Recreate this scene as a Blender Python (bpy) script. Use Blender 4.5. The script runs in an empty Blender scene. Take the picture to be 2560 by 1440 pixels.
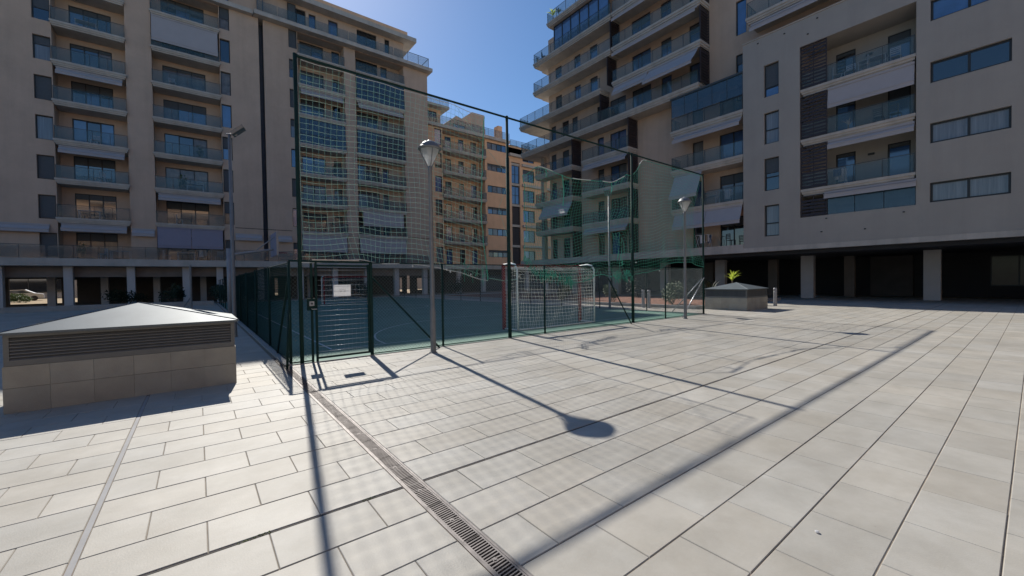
import bpy, math, random
from mathutils import Vector, Matrix

random.seed(11)
R = math.radians
SC = bpy.context.scene
COL = SC.collection

# ------------------------------------------------------------------ camera
# world axes: +X runs along the front fence (away to the right), +Y away to the left
H = 1.6
YAW, PIT, ROLL = 0.912196, -0.017854, -0.0151654
fw = Vector((math.cos(YAW) * math.cos(PIT), math.sin(YAW) * math.cos(PIT), math.sin(PIT)))
rt = Vector((math.sin(YAW), -math.cos(YAW), 0))
up = rt.cross(fw)
c_, s_ = math.cos(ROLL), math.sin(ROLL)
rt2 = rt * c_ + up * s_
up2 = up * c_ - rt * s_
cam_d = bpy.data.cameras.new('camera')
cam = bpy.data.objects.new('camera', cam_d)
COL.objects.link(cam)
m = Matrix((rt2, up2, -fw)).transposed().to_4x4()
m.translation = (0, 0, H)
cam.matrix_world = m
cam_d.sensor_width = 36
cam_d.lens = 1014.5 / 2560 * 36
cam_d.clip_start = 0.05
cam_d.clip_end = 2000
SC.camera = cam

# ------------------------------------------------------------------ sky, sun, exposure
SUN_EL, SUN_AZ = R(39.9), math.atan2(0.163, 1.0)      # azimuth from +Y towards +X
w = bpy.data.worlds.new('World')
SC.world = w
w.use_nodes = True
nt = w.node_tree
bg = nt.nodes['Background']
sky = nt.nodes.new('ShaderNodeTexSky')
sky.sky_type = 'NISHITA'
sky.sun_disc = False
sky.sun_elevation = SUN_EL
sky.sun_rotation = SUN_AZ
sky.altitude = 50
sky.air_density = 1.0
sky.dust_density = 0.28
sky.ozone_density = 4.0
hs = nt.nodes.new('ShaderNodeHueSaturation')
hs.inputs['Saturation'].default_value = 1.16
nt.links.new(sky.outputs[0], hs.inputs['Color'])
nt.links.new(hs.outputs[0], bg.inputs[0])
bg.inputs[1].default_value = 0.094
sun_d = bpy.data.lights.new('sun', 'SUN')
sun_d.energy = 4.6
sun_d.angle = R(0.53)
sun_d.color = (1.0, 0.95, 0.87)
sun = bpy.data.objects.new('sun', sun_d)
COL.objects.link(sun)
sd = Vector((math.sin(SUN_AZ) * math.cos(SUN_EL), math.cos(SUN_AZ) * math.cos(SUN_EL), math.sin(SUN_EL)))
sun.rotation_euler = sd.to_track_quat('Z', 'Y').to_euler()
sun.location = (0, 0, 60)
SC.view_settings.view_transform = 'Standard'
SC.view_settings.look = 'None'
SC.view_settings.exposure = 0.25
SC.view_settings.gamma = 1
SC.view_settings.use_curve_mapping = False
SC.render.engine = 'CYCLES'

# ------------------------------------------------------------------ materials
MATS = {}


def mat(name, col, rough=0.7, vary=0.12, scale=3.0, bump=0.0, bscale=60.0, metal=0.0, ior=1.45,
        alpha=1.0, stretch=(1, 1, 1), stain=0.0, tint=False, trans=0.0, sub=None, world=False, translucent=None, spec=None, spots=False, streak=0.0):
    m = bpy.data.materials.new(name)
    m.use_nodes = True
    n, l = m.node_tree.nodes, m.node_tree.links
    b = n['Principled BSDF']
    b.inputs['Roughness'].default_value = rough
    b.inputs['Metallic'].default_value = metal
    b.inputs['IOR'].default_value = ior
    b.inputs['Alpha'].default_value = alpha
    if trans:
        b.inputs['Transmission Weight'].default_value = trans
    tc = n.new('ShaderNodeTexCoord')
    mp = n.new('ShaderNodeMapping')
    mp.inputs['Scale'].default_value = stretch
    if world:
        ge = n.new('ShaderNodeNewGeometry')
        src = ge.outputs['Position']
    else:
        src = tc.outputs['Object']
    l.new(src, mp.inputs[0])
    if spec is not None:
        b.inputs['Specular IOR Level'].default_value = spec
    nz = n.new('ShaderNodeTexNoise')
    nz.inputs['Scale'].default_value = scale
    nz.inputs['Detail'].default_value = 6
    nz.inputs['Roughness'].default_value = 0.6
    l.new(mp.outputs[0], nz.inputs['Vector'])
    cr = n.new('ShaderNodeValToRGB')
    cr.color_ramp.elements[0].position = 0.3
    cr.color_ramp.elements[1].position = 0.7
    c = Vector(col)
    cr.color_ramp.elements[0].color = (*(c * (1 - vary)), 1)
    cr.color_ramp.elements[1].color = (*[min(1, v) for v in c * (1 + vary)], 1)
    l.new(nz.outputs[0], cr.inputs[0])
    out = cr.outputs[0]
    if stain:
        n2 = n.new('ShaderNodeTexNoise')
        n2.inputs['Scale'].default_value = 0.45
        n2.inputs['Detail'].default_value = 8
        n2.inputs['Roughness'].default_value = 0.7
        l.new(src, n2.inputs['Vector'])
        r2 = n.new('ShaderNodeValToRGB')
        r2.color_ramp.elements[0].position = 0.35
        r2.color_ramp.elements[1].position = 0.62
        r2.color_ramp.elements[0].color = (1 - stain,) * 3 + (1,)
        r2.color_ramp.elements[1].color = (1, 1, 1, 1)
        l.new(n2.outputs[0], r2.inputs[0])
        mx = n.new('ShaderNodeMixRGB')
        mx.blend_type = 'MULTIPLY'
        mx.inputs[0].default_value = 1
        l.new(out, mx.inputs[1])
        l.new(r2.outputs[0], mx.inputs[2])
        out = mx.outputs[0]
    if streak:
        mps = n.new('ShaderNodeMapping')
        mps.inputs['Scale'].default_value = (0.9, 0.9, 0.07)
        l.new(src, mps.inputs[0])
        ns = n.new('ShaderNodeTexNoise')
        ns.inputs['Scale'].default_value = 1.6
        ns.inputs['Detail'].default_value = 7
        ns.inputs['Roughness'].default_value = 0.65
        l.new(mps.outputs[0], ns.inputs['Vector'])
        rs = n.new('ShaderNodeValToRGB')
        rs.color_ramp.elements[0].position = 0.36
        rs.color_ramp.elements[1].position = 0.56
        rs.color_ramp.elements[0].color = (1 - streak,) * 3 + (1,)
        rs.color_ramp.elements[1].color = (1, 1, 1, 1)
        l.new(ns.outputs[0], rs.inputs[0])
        mx = n.new('ShaderNodeMixRGB')
        mx.blend_type = 'MULTIPLY'
        mx.inputs[0].default_value = 1
        l.new(out, mx.inputs[1])
        l.new(rs.outputs[0], mx.inputs[2])
        out = mx.outputs[0]
    if spots:
        vo = n.new('ShaderNodeTexVoronoi')
        vo.inputs['Scale'].default_value = 1.7
        nd = n.new('ShaderNodeTexNoise')
        nd.inputs['Scale'].default_value = 30
        l.new(src, nd.inputs['Vector'])
        l.new(src, vo.inputs['Vector'])
        ad = n.new('ShaderNodeMath')
        ad.operation = 'MULTIPLY_ADD'
        l.new(nd.outputs[0], ad.inputs[0])
        ad.inputs[1].default_value = 0.02
        l.new(vo.outputs['Distance'], ad.inputs[2])
        rp = n.new('ShaderNodeValToRGB')
        rp.color_ramp.elements[0].position = 0.028
        rp.color_ramp.elements[1].position = 0.040
        rp.color_ramp.elements[0].color = (0.55, 0.54, 0.52, 1)
        rp.color_ramp.elements[1].color = (1, 1, 1, 1)
        l.new(ad.outputs[0], rp.inputs[0])
        nm = n.new('ShaderNodeTexNoise')       # broad worn, cloudy patches
        nm.inputs['Scale'].default_value = 0.9
        nm.inputs['Detail'].default_value = 9
        nm.inputs['Roughness'].default_value = 0.75
        l.new(src, nm.inputs['Vector'])
        rm = n.new('ShaderNodeValToRGB')
        rm.color_ramp.elements[0].position = 0.40
        rm.color_ramp.elements[1].position = 0.60
        rm.color_ramp.elements[0].color = (0.935, 0.92, 0.895, 1)
        rm.color_ramp.elements[1].color = (1.0, 1.0, 1.0, 1)
        l.new(nm.outputs[0], rm.inputs[0])
        for q_ in (rp, rm):
            mx = n.new('ShaderNodeMixRGB')
            mx.blend_type = 'MULTIPLY'
            mx.inputs[0].default_value = 1
            l.new(out, mx.inputs[1])
            l.new(q_.outputs[0], mx.inputs[2])
            out = mx.outputs[0]
    if tint:
        at = n.new('ShaderNodeAttribute')
        at.attribute_name = 'tint'
        mx = n.new('ShaderNodeMixRGB')
        mx.blend_type = 'MULTIPLY'
        mx.inputs[0].default_value = 1
        l.new(out, mx.inputs[1])
        l.new(at.outputs['Color'], mx.inputs[2])
        out = mx.outputs[0]
    l.new(out, b.inputs['Base Color'])
    if bump:
        n3 = n.new('ShaderNodeTexNoise')
        n3.inputs['Scale'].default_value = bscale
        n3.inputs['Detail'].default_value = 4
        l.new(src, n3.inputs['Vector'])
        bp = n.new('ShaderNodeBump')
        bp.inputs['Strength'].default_value = bump
        bp.inputs['Distance'].default_value = 0.01
        l.new(n3.outputs[0], bp.inputs['Height'])
        l.new(bp.outputs[0], b.inputs['Normal'])
    if sub:
        b.inputs['Subsurface Weight'].default_value = sub
    if translucent:
        tr = n.new('ShaderNodeBsdfTranslucent')
        l.new(out, tr.inputs[0])
        ms = n.new('ShaderNodeMixShader')
        ms.inputs[0].default_value = translucent
        l.new(b.outputs[0], ms.inputs[1])
        l.new(tr.outputs[0], ms.inputs[2])
        l.new(ms.outputs[0], n['Material Output'].inputs[0])
    MATS[name] = m
    return m


mat('paving_stone', (0.438, 0.415, 0.368), 0.60, 0.085, 2.3, 0.12, 90, stain=0.13, tint=True, world=True, spec=0.4, spots=True)
mat('joint_grout', (0.24, 0.195, 0.15), 0.95, 0.35, 6)
mat('joint_dark', (0.075, 0.068, 0.062), 0.95, 0.6, 4)
mat('joint_sealant', (0.33, 0.325, 0.32), 0.8, 0.1, 4)
mat('grate_metal', (0.17, 0.155, 0.15), 0.55, 0.3, 9, metal=0.5)
mat('drain_dark', (0.012, 0.012, 0.014), 0.9)
mat('court_green', (0.115, 0.235, 0.185), 0.75, 0.14, 1.2, 0.2, 200, stain=0.18)
mat('line_paint', (0.5, 0.55, 0.55), 0.7, 0.2, 5)
mat('fence_green', (0.012, 0.036, 0.033), 0.8, 0.2, 6, spec=0.2)
mat('wire_green', (0.30, 0.34, 0.33), 0.30, 0.1, 2, metal=0.6)
mat('galvanised', (0.42, 0.44, 0.46), 0.38, 0.15, 8, metal=0.7)
mat('pole_grey', (0.20, 0.21, 0.22), 0.5, 0.1, 6, metal=0.35)
mat('pole_light', (0.30, 0.30, 0.31), 0.5, 0.1, 6, metal=0.3)
mat('net_pale', (0.42, 0.62, 0.54), 0.8, 0.1, 2, translucent=0.4)
mat('net_green', (0.17, 0.52, 0.41), 0.8, 0.15, 2, translucent=0.4)
mat('net_rope', (0.10, 0.45, 0.34), 0.8, 0.2, 2, translucent=0.3)
mat('rope_white', (0.6, 0.62, 0.6), 0.8, 0.1, 2)
mat('goal_net', (0.88, 0.88, 0.83), 0.85, 0.1, 2, translucent=0.45)
mat('goal_red', (0.22, 0.022, 0.030), 0.45, 0.2, 7)
mat('goal_white', (0.85, 0.85, 0.82), 0.5, 0.1, 7)
mat('sign_white', (0.78, 0.78, 0.79), 0.5, 0.03, 6, translucent=0.55)
mat('sign_ink', (0.12, 0.12, 0.13), 0.6)
mat('vent_roof', (0.13, 0.155, 0.17), 0.55, 0.12, 2.5, metal=0.25, stain=0.12)
mat('vent_louvre', (0.15, 0.155, 0.155), 0.5, 0.08, 5, metal=0.3)
mat('vent_dark', (0.012, 0.012, 0.013), 0.9)
mat('stone_cladding', (0.36, 0.34, 0.29), 0.75, 0.10, 3, 0.2, 60, stain=0.15, tint=True, world=True)
mat('render_orange', (0.56, 0.425, 0.33), 0.9, 0.05, 0.6, 0.15, 40, stain=0.10, streak=0.07)
mat('render_orange_pale', (0.80, 0.51, 0.32), 0.9, 0.05, 0.6, 0.15, 40, stain=0.10, streak=0.07)
mat('render_cream', (0.375, 0.352, 0.322), 0.9, 0.04, 0.5, 0.15, 40, stain=0.06, streak=0.05)
mat('slab_concrete', (0.52, 0.48, 0.43), 0.85, 0.08, 1.5, 0.2, 40, stain=0.15, streak=0.14)
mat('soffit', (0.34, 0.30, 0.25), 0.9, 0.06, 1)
mat('soffit_dark', (0.035, 0.036, 0.04), 0.9, 0.1, 1)  # near-black base colour adds to the shade inside the undercroft
mat('window_frame', (0.028, 0.032, 0.035), 0.45, 0.1, 5)
mat('shutter_grey', (0.085, 0.10, 0.115), 0.6, 0.08, 5)
mat('glass_dark', (0.010, 0.016, 0.024), 0.06, 0.2, 0.8, ior=2.2)
mat('glass_sky', (0.05, 0.12, 0.28), 0.10, 0.3, 0.8, ior=2.2)  # blue base colour stands in for the sky mirrored in the panes
mat('glass_curtain', (0.17, 0.19, 0.21), 0.12, 0.25, 9, ior=1.7, stretch=(1, 1, 0.04))
mat('glass_warm', (0.14, 0.12, 0.10), 0.12, 0.6, 1.6, ior=1.7)
mat('balcony_glass', (0.10, 0.17, 0.19), 0.06, 0.1, 1, ior=1.6, alpha=0.28)
mat('glazing', (0.05, 0.10, 0.15), 0.05, 0.2, 1, ior=1.8, alpha=0.62)
mat('rail_metal', (0.07, 0.085, 0.09), 0.5, 0.1, 5, metal=0.4)
mat('awning_cloth', (0.40, 0.385, 0.40), 0.9, 0.04, 1.2)
mat('awning_lilac', (0.27, 0.26, 0.33), 0.9, 0.04, 1.2)
mat('louvre_dark', (0.045, 0.037, 0.042), 0.6, 0.15, 5)
mat('column_pale', (0.50, 0.48, 0.47), 0.85, 0.06, 1.5)
mat('glass_shop', (0.012, 0.013, 0.014), 0.12, 0.4, 2, ior=1.35)
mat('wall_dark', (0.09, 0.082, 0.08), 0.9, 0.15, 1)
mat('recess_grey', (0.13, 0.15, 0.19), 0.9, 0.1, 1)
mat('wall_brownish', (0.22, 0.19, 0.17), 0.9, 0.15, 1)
mat('kerb_stone', (0.34, 0.33, 0.31), 0.85, 0.1, 3, stain=0.1)
mat('red_gravel', (0.26, 0.13, 0.09), 0.95, 0.45, 30, 0.6, 60)
mat('ground_far', (0.22, 0.20, 0.17), 0.95, 0.15, 0.3)
mat('ochre_ground', (0.30, 0.22, 0.12), 0.95, 0.15, 0.5)
mat('leaf_green', (0.060, 0.105, 0.030), 0.6, 0.4, 3)
mat('leaf_dark', (0.020, 0.035, 0.018), 0.6, 0.4, 3)
mat('leaf_yellow', (0.33, 0.42, 0.06), 0.5, 0.3, 6, trans=0.0)
mat('bark', (0.22, 0.18, 0.13), 0.9, 0.2, 20)
mat('furniture_white', (0.62, 0.64, 0.66), 0.5, 0.05, 4)
mat('furniture_dark', (0.05, 0.05, 0.055), 0.6, 0.1, 4)
mat('terracotta', (0.35, 0.14, 0.07), 0.8, 0.15, 4)
mat('cloth_blue', (0.10, 0.14, 0.24), 0.9, 0.15, 4)
mat('cloth_white', (0.6, 0.6, 0.62), 0.9, 0.08, 4)
mat('cloth_tan', (0.36, 0.27, 0.18), 0.9, 0.1, 4)
mat('lamp_glass', (0.85, 0.87, 0.88), 0.15, 0.05, 5, ior=1.5, alpha=0.42, translucent=0.5)
mat('lamp_inner', (0.8, 0.8, 0.8), 0.5, 0.1, 5, translucent=0.3)
mat('car_silver', (0.45, 0.46, 0.48), 0.3, 0.05, 2, metal=0.6)
mat('tyre', (0.02, 0.02, 0.02), 0.8)
mat('weed', (0.12, 0.16, 0.04), 0.8, 0.3, 20)

# leaf translucency on the sunlit yucca
_m = MATS['leaf_yellow']
_n, _l = _m.node_tree.nodes, _m.node_tree.links
_t = _n.new('ShaderNodeBsdfTranslucent')
_t.inputs[0].default_value = (0.55, 0.65, 0.10, 1)
_a = _n.new('ShaderNodeMixShader')
_a.inputs[0].default_value = 0.5
_l.new(_n['Principled BSDF'].outputs[0], _a.inputs[1])
_l.new(_t.outputs[0], _a.inputs[2])
_l.new(_a.outputs[0], _n['Material Output'].inputs[0])


# ------------------------------------------------------------------ mesh helpers
class MB:
    def __init__(s):
        s.v, s.f, s.t = [], [], []
        s.cur = (1, 1, 1)

    def add(s, vs, fs):
        o = len(s.v)
        s.v += [tuple(v) for v in vs]
        s.f += [tuple(i + o for i in f) for f in fs]
        s.t += [s.cur] * len(fs)
        return s

    def box(s, x0, x1, y0, y1, z0, z1):
        vs = [(x0, y0, z0), (x1, y0, z0), (x1, y1, z0), (x0, y1, z0),
              (x0, y0, z1), (x1, y0, z1), (x1, y1, z1), (x0, y1, z1)]
        return s.add(vs, [(3, 2, 1, 0), (4, 5, 6, 7), (0, 1, 5, 4), (1, 2, 6, 5), (2, 3, 7, 6), (3, 0, 4, 7)])

    def tile(s, x0, x1, y0, y1, z0, z1, bev=0.004):
        b = bev
        vs = [(x0, y0, z0), (x1, y0, z0), (x1, y1, z0), (x0, y1, z0),
              (x0, y0, z1 - b), (x1, y0, z1 - b), (x1, y1, z1 - b), (x0, y1, z1 - b),
              (x0 + b, y0 + b, z1), (x1 - b, y0 + b, z1), (x1 - b, y1 - b, z1), (x0 + b, y1 - b, z1)]
        return s.add(vs, [(8, 9, 10, 11), (0, 1, 5, 4), (1, 2, 6, 5), (2, 3, 7, 6), (3, 0, 4, 7),
                          (4, 5, 9, 8), (5, 6, 10, 9), (6, 7, 11, 10), (7, 4, 8, 11)])

    def tube(s, pts, r, n=6, cap=True):
        pts = [Vector(p) for p in pts]
        rs = r if isinstance(r, (list, tuple)) else [r] * len(pts)
        vs, fs = [], []
        t0 = (pts[1] - pts[0]).normalized()
        a = Vector((0, 0, 1)) if abs(t0.z) < 0.9 else Vector((1, 0, 0))
        u = t0.cross(a).normalized()
        for i, p in enumerate(pts):
            if i == 0:
                t = pts[1] - pts[0]
            elif i == len(pts) - 1:
                t = pts[-1] - pts[-2]
            else:
                t = (pts[i + 1] - pts[i]).normalized() + (pts[i] - pts[i - 1]).normalized()
            t = t.normalized() if t.length > 1e-9 else t0
            u = (u - t * u.dot(t))
            u = u.normalized() if u.length > 1e-6 else t.orthogonal().normalized()
            v = t.cross(u)
            for k in range(n):
                an = 2 * math.pi * k / n
                vs.append(p + (u * math.cos(an) + v * math.sin(an)) * rs[i])
        for i in range(len(pts) - 1):
            for k in range(n):
                k2 = (k + 1) % n
                fs.append((i * n + k, i * n + k2, (i + 1) * n + k2, (i + 1) * n + k))
        if cap and n > 3:
            fs.append(tuple(range(n))[::-1])
            fs.append(tuple((len(pts) - 1) * n + k for k in range(n)))
        return s.add(vs, fs)

    def lathe(s, prof, cx=0, cy=0, n=20):
        vs, fs = [], []
        for r, z in prof:
            for k in range(n):
                a = 2 * math.pi * k / n
                vs.append((cx + r * math.cos(a), cy + r * math.sin(a), z))
        for i in range(len(prof) - 1):
            for k in range(n):
                k2 = (k + 1) % n
                fs.append((i * n + k, i * n + k2, (i + 1) * n + k2, (i + 1) * n + k))
        return s.add(vs, fs)

    def build(s, name, m, parent=None, loc=None, smooth=False):
        me = s.mesh(name, m, smooth)
        return put(name, me, parent, loc)

    def mesh(s, name, m, smooth=False):
        me = bpy.data.meshes.new(name)
        me.from_pydata(s.v, [], s.f)
        me.materials.append(MATS[m])
        if any(t != (1, 1, 1) for t in s.t):
            ca = me.color_attributes.new('tint', 'FLOAT_COLOR', 'CORNER')
            i = 0
            buf = []
            for p, t in zip(s.f, s.t):
                buf += [t[0], t[1], t[2], 1.0] * len(p)
            ca.data.foreach_set('color', buf)
        elif m in ('paving_stone', 'stone_cladding'):
            ca = me.color_attributes.new('tint', 'FLOAT_COLOR', 'CORNER')
            ca.data.foreach_set('color', [1.0] * 4 * sum(len(f) for f in s.f))
        if smooth:
            me.polygons.foreach_set('use_smooth', [True] * len(me.polygons))
        me.update()
        return me


def put(name, me, parent=None, loc=None):
    o = bpy.data.objects.new(name, me)
    COL.objects.link(o)
    if parent is not None:
        o.parent = parent
    if loc is not None:
        o.location = loc
    return o


CACHE = {}


def inst(name, key, fn, m, parent, loc, smooth=False):
    """object using mesh data shared between alike pieces"""
    k = (name, m) + tuple(round(x, 3) if isinstance(x, float) else x for x in key)
    if k not in CACHE:
        b = MB()
        fn(b)
        CACHE[k] = b.mesh(name, m, smooth)
    return put(name, CACHE[k], parent, loc)


def tag(o, label, cat, group=None, kind=None):
    o['label'] = label
    o['category'] = cat
    if group:
        o['group'] = group
    if kind:
        o['kind'] = kind
    return o


def thing(name, label, cat, loc=(0, 0, 0), rz=0.0, group=None):
    o = bpy.data.objects.new(name, None)
    COL.objects.link(o)
    o.location = loc
    o.rotation_euler = (0, 0, rz)
    o.empty_display_size = 0.2
    return tag(o, label, cat, group)


def structure(o):
    o['kind'] = 'structure'
    return o


def stuff(o):
    o['kind'] = 'stuff'
    return o


def dup(root, loc, rz, label):
    r = root.copy()
    COL.objects.link(r)
    r.location = loc
    r.rotation_euler = (0, 0, rz)
    r['label'] = label
    for ch in list(root.children):
        c = ch.copy()
        COL.objects.link(c)
        c.parent = r
        for g in list(ch.children):
            d = g.copy()
            COL.objects.link(d)
            d.parent = c
    return r


# ================================================================== GROUND
b = MB()
b.box(-400, 500, -300, 700, -0.5, -0.06)
structure(b.build('ground', 'ground_far'))

# plaza bedding sheet showing in the open joints
b = MB()
b.box(-34, 1.2365, -26, 62, -0.055, -0.0065)
b.box(1.3965, 46, -26, 62, -0.055, -0.0065)
b.box(1.2366, 1.3964, 8.851, 62, -0.055, -0.0065)
b.box(1.2366, 1.3964, -26, -3.001, -0.055, -0.0065)
plaza = structure(b.build('plaza_pavement', 'joint_grout'))


def rnd_tint():
    v = random.uniform(0.93, 1.05)
    h = random.uniform(-0.014, 0.014)
    return (v * (1 + h), v, v * (1 - h * 1.3))


GX = 0.0019
G = 0.0032       # half joint
XBAR = [(-0.631, -0.592), (1.233, 1.400), (11.590, 11.612), (17.935, 17.958)]


def row_spans(y0, y1, odd, xa, xb):
    """tile x spans of one running-bond row, cut at the joints and the drain"""
    if xb <= 1.3:
        base, p = (-0.297 if not odd else 0.013), 0.624
    else:
        base, p = (1.70 if not odd else 2.017), 0.6315
    k = math.floor((xa - base) / p) - 1
    out = []
    while base + k * p < xb:
        a, c = base + k * p, base + (k + 1) * p
        k += 1
        a, c = max(a, xa), min(c, xb)
        if c - a > 0.03:
            out.append((a, c))
    return out


def in_box(x0, x1, y0, y1, B):
    return x0 < B[1] and x1 > B[0] and y0 < B[3] and y1 > B[2]


rows = []
for k in range(0, 42):
    rows.append((3.008 - 0.4145 * (k + 1), 3.008 - 0.4145 * k, k))
for k in range(0, 105):
    rows.append((3.032 + 0.4028 * k, 3.032 + 0.4028 * (k + 1), k + 1))
SEG = [(-14.0, XBAR[0][0]), (XBAR[0][1], XBAR[1][0]), (XBAR[1][1], XBAR[2][0]), (XBAR[2][1], XBAR[3][0]),
       (XBAR[3][1], 40.0)]
COURT = (1.30, 17.80, 8.93, 44.0)
PLANT = (20.2, 31.0, 10.75, 40.0)
near, far_b = [], MB()
for (y0, y1, k) in rows:
    odd = (k % 2 == 1)
    for (xa, xb) in SEG:
        if y0 > 20 and xa > 17:
            pass
        for (a, c) in row_spans(y0, y1, odd, xa, xb):
            if in_box(a, c, y0, y1, COURT) or in_box(a, c, y0, y1, PLANT):
                # cut pieces against the kerb
                if y0 < COURT[2] < y1 and a > COURT[0] and c < COURT[1]:
                    pass
                else:
                    if not (y0 < COURT[2] and a < COURT[1] and c > COURT[0]):
                        if in_box(a, c, y0, y1, COURT) and (a < COURT[0] or c > COURT[1]):
                            a2, c2 = (a, COURT[0]) if a < COURT[0] else (COURT[1], c)
                            far_b.cur = rnd_tint()
                            if c2 - a2 > 0.02:
                                far_b.tile(a2 + GX, c2 - GX, y0 + G, y1 - G, -0.05, 0)
                        continue
            yy1 = min(y1, COURT[2]) if (y0 < COURT[2] and a < COURT[1] and c > COURT[0]) else y1
            vx, vy = (a + c) / 2, (y0 + yy1) / 2
            d = Vector((vx, vy, -H))
            dz = d.dot(fw)
            vis = dz > 0.5 and abs(d.dot(rt2)) / dz < 1.36 and abs(d.dot(up2)) / dz < 0.80
            if vis and math.hypot(vx, vy) < 9.5:
                near.append((math.hypot(vx, vy), a, c, y0, yy1))
            elif vis or math.hypot(vx, vy) < 12 or (vy > -3 and vx > -6):
                far_b.cur = rnd_tint()
                far_b.tile(a + GX, c - GX, y0 + G, yy1 - G, -0.05, random.uniform(-0.0012, 0.0005))
near.sort()
for i, (_, a, c, y0, y1) in enumerate(near):
    if i < 300:
        t = MB()
        t.cur = rnd_tint()
        dz = random.uniform(-0.0018, 0.001)
        t.tile(a + GX - (a + c) / 2, c - GX - (a + c) / 2, y0 + G - (y0 + y1) / 2, y1 - G - (y0 + y1) / 2, -0.05, 0)
        o = t.build('paving_slab', 'paving_stone', plaza, ((a + c) / 2, (y0 + y1) / 2, dz))
        o.rotation_euler = (random.gauss(0, 0.0007), random.gauss(0, 0.0007), random.gauss(0, 0.0005))
    else:
        far_b.cur = rnd_tint()
        far_b.tile(a + GX, c - GX, y0 + G, y1 - G, -0.05, random.uniform(-0.0012, 0.0005))
stuff(far_b.build('paving_slabs', 'paving_stone', plaza))

# movement joints
b = MB()
x = -14.0
while x < 40:
    L = random.uniform(0.25, 0.8)
    if not (1.22 < x < 1.41 or 1.22 < x + L < 1.41):
        wv = random.uniform(0.004, 0.0085)
        b.box(x, x + L, 3.020 - wv - .003, 3.020 + wv, -0.03, -0.0035)
    x += L
b.build('joint_filler', 'joint_dark', plaza)
b = MB()
b.box(-0.628, -0.595, -4, 7.95, -0.03, -0.0035)
b.box(11.592, 11.610, -10, 8.9, -0.03, -0.0045)
b.box(17.937, 17.956, -10, 16, -0.03, -0.0045)
b.build('joint_filler', 'joint_sealant', plaza)
b = MB()
for (x, y) in ((0.98, 3.02), (0.955, 3.018), (0.22, 3.02), (0.26, 3.022), (0.19, 3.015), (0.31, 3.02)):
    for k in range(14):
        px, py = x + random.uniform(-.035, .035), y + random.uniform(-.008, .008)
        a = random.uniform(0, 6.28)
        q = random.uniform(.004, .011)
        b.add([(px, py, -.003), (px + q * math.cos(a), py + q * math.sin(a), .006),
               (px + q * math.cos(a + 1), py + q * math.sin(a + 1), .003)], [(0, 1, 2)])
tag(stuff(b.build('weeds', 'weed')), 'tiny green weeds in the dark joint near the drain', 'weeds', kind='stuff')

# small litter
b = MB()
b.lathe([(0, 0), (.010, .001), (.013, .006), (.009, .011), (0, .012)], n=9)
o = b.build('pebble', 'sign_white', loc=(3.02, 0.83, 0.001))
tag(o, 'small white pebble lying on the slabs at the lower right', 'pebble')

# ------------------------------------------------------------------ drain
drain = thing('drain_channel', 'long grey slotted drainage channel running across the slabs to the fence', 'drain', (1.3165, 0, 0))
b = MB()
b.box(-0.081, -0.0655, -3, 8.85, -0.05, -0.001)
b.box(0.0655, 0.081, -3, 8.85, -0.05, -0.001)
b.build('edge_rail', 'grate_metal', drain)
b = MB()
b.box(-0.0655, 0.0655, -3, 8.85, -0.058, -0.045)
b.build('channel_bed', 'drain_dark', drain)


def grate(b):
    L, W = 0.497, 0.064
    b.box(-W, -W + .012, 0, L, -.022, -.0025)
    b.box(W - .012, W, 0, L, -.022, -.0025)
    n = 21
    for i in range(n + 1):
        y = L * i / n
        if i in (10, 11):
            b.box(-W + .012, -.012, y - .005, y + .005, -.020, -.003)
            b.box(.012, W - .012, y - .005, y + .005, -.020, -.003)
        else:
            b.add([(-W + .012, y - .0045 - .006, -.003), (-W + .012, y + .0045 - .006, -.003),
                   (W - .012, y + .0045 + .006, -.003), (W - .012, y - .0045 + .006, -.003),
                   (-W + .012, y - .0045 - .006, -.020), (-W + .012, y + .0045 - .006, -.020),
                   (W - .012, y + .0045 + .006, -.020), (W - .012, y - .0045 + .006, -.020)],
                  [(0, 3, 2, 1), (0, 4, 7, 3), (1, 2, 6, 5), (0, 1, 5, 4), (3, 7, 6, 2)])
    b.box(-.014, .014, L / 2 - .02, L / 2 + .02, -.018, -.003)
    b.lathe([(.009, -.002), (.009, .001), (0, .001)], 0, L / 2, 8)


for k in range(-4, 18):
    inst('grate', ('g',), grate, 'grate_metal', drain, (0, 2.15 + 0.5 * k - 1.0, 0))

# ------------------------------------------------------------------ sports court
b = MB()
b.box(1.42, 17.72, 9.0, 44.0, -0.05, 0.006)
court = structure(b.build('sports_court', 'court_green'))
b = MB()
b.box(1.30, 1.415, 8.93, 44.0, -0.05, 0.035)
b.box(17.725, 17.80, 8.93, 44.0, -0.05, 0.02)
b.box(1.415, 17.725, 8.93, 8.995, -0.05, 0.012)
structure(b.build('court_kerb', 'kerb_stone'))
b = MB()


def stripe(x0, y0, x1, y1, wd=0.05):
    d = Vector((x1 - x0, y1 - y0, 0)).normalized()
    n = Vector((-d.y, d.x, 0)) * wd / 2
    p, q = Vector((x0, y0, 0.010)), Vector((x1, y1, 0.010))
    b.add([p - n, q - n, q + n, p + n], [(0, 1, 2, 3)])


stripe(2.52, 10.4, 2.52, 42)
stripe(2.495, 10.4, 16.6, 10.4)
stripe(16.6, 10.4, 16.6, 42)
stripe(2.52, 26, 16.6, 26)
pts = []
for i in range(33):       # goal area arc
    a = math.pi * i / 32
    pts.append((9.75 - 5.9 * math.cos(a), 10.42 + 5.4 * math.sin(a)))
for p, q in zip(pts, pts[1:]):
    stripe(p[0], p[1], q[0], q[1])
pts = [(9.56 + 2.8 * math.cos(2 * math.pi * i / 40), 26 + 2.8 * math.sin(2 * math.pi * i / 40)) for i in range(41)]
for p, q in zip(pts, pts[1:]):
    stripe(p[0], p[1], q[0], q[1])
b.build('court_marking', 'line_paint', court)

# ================================================================== FACADE TOOLKIT
# every building is an Empty with local x along its front, local y into it, local z up


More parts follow.
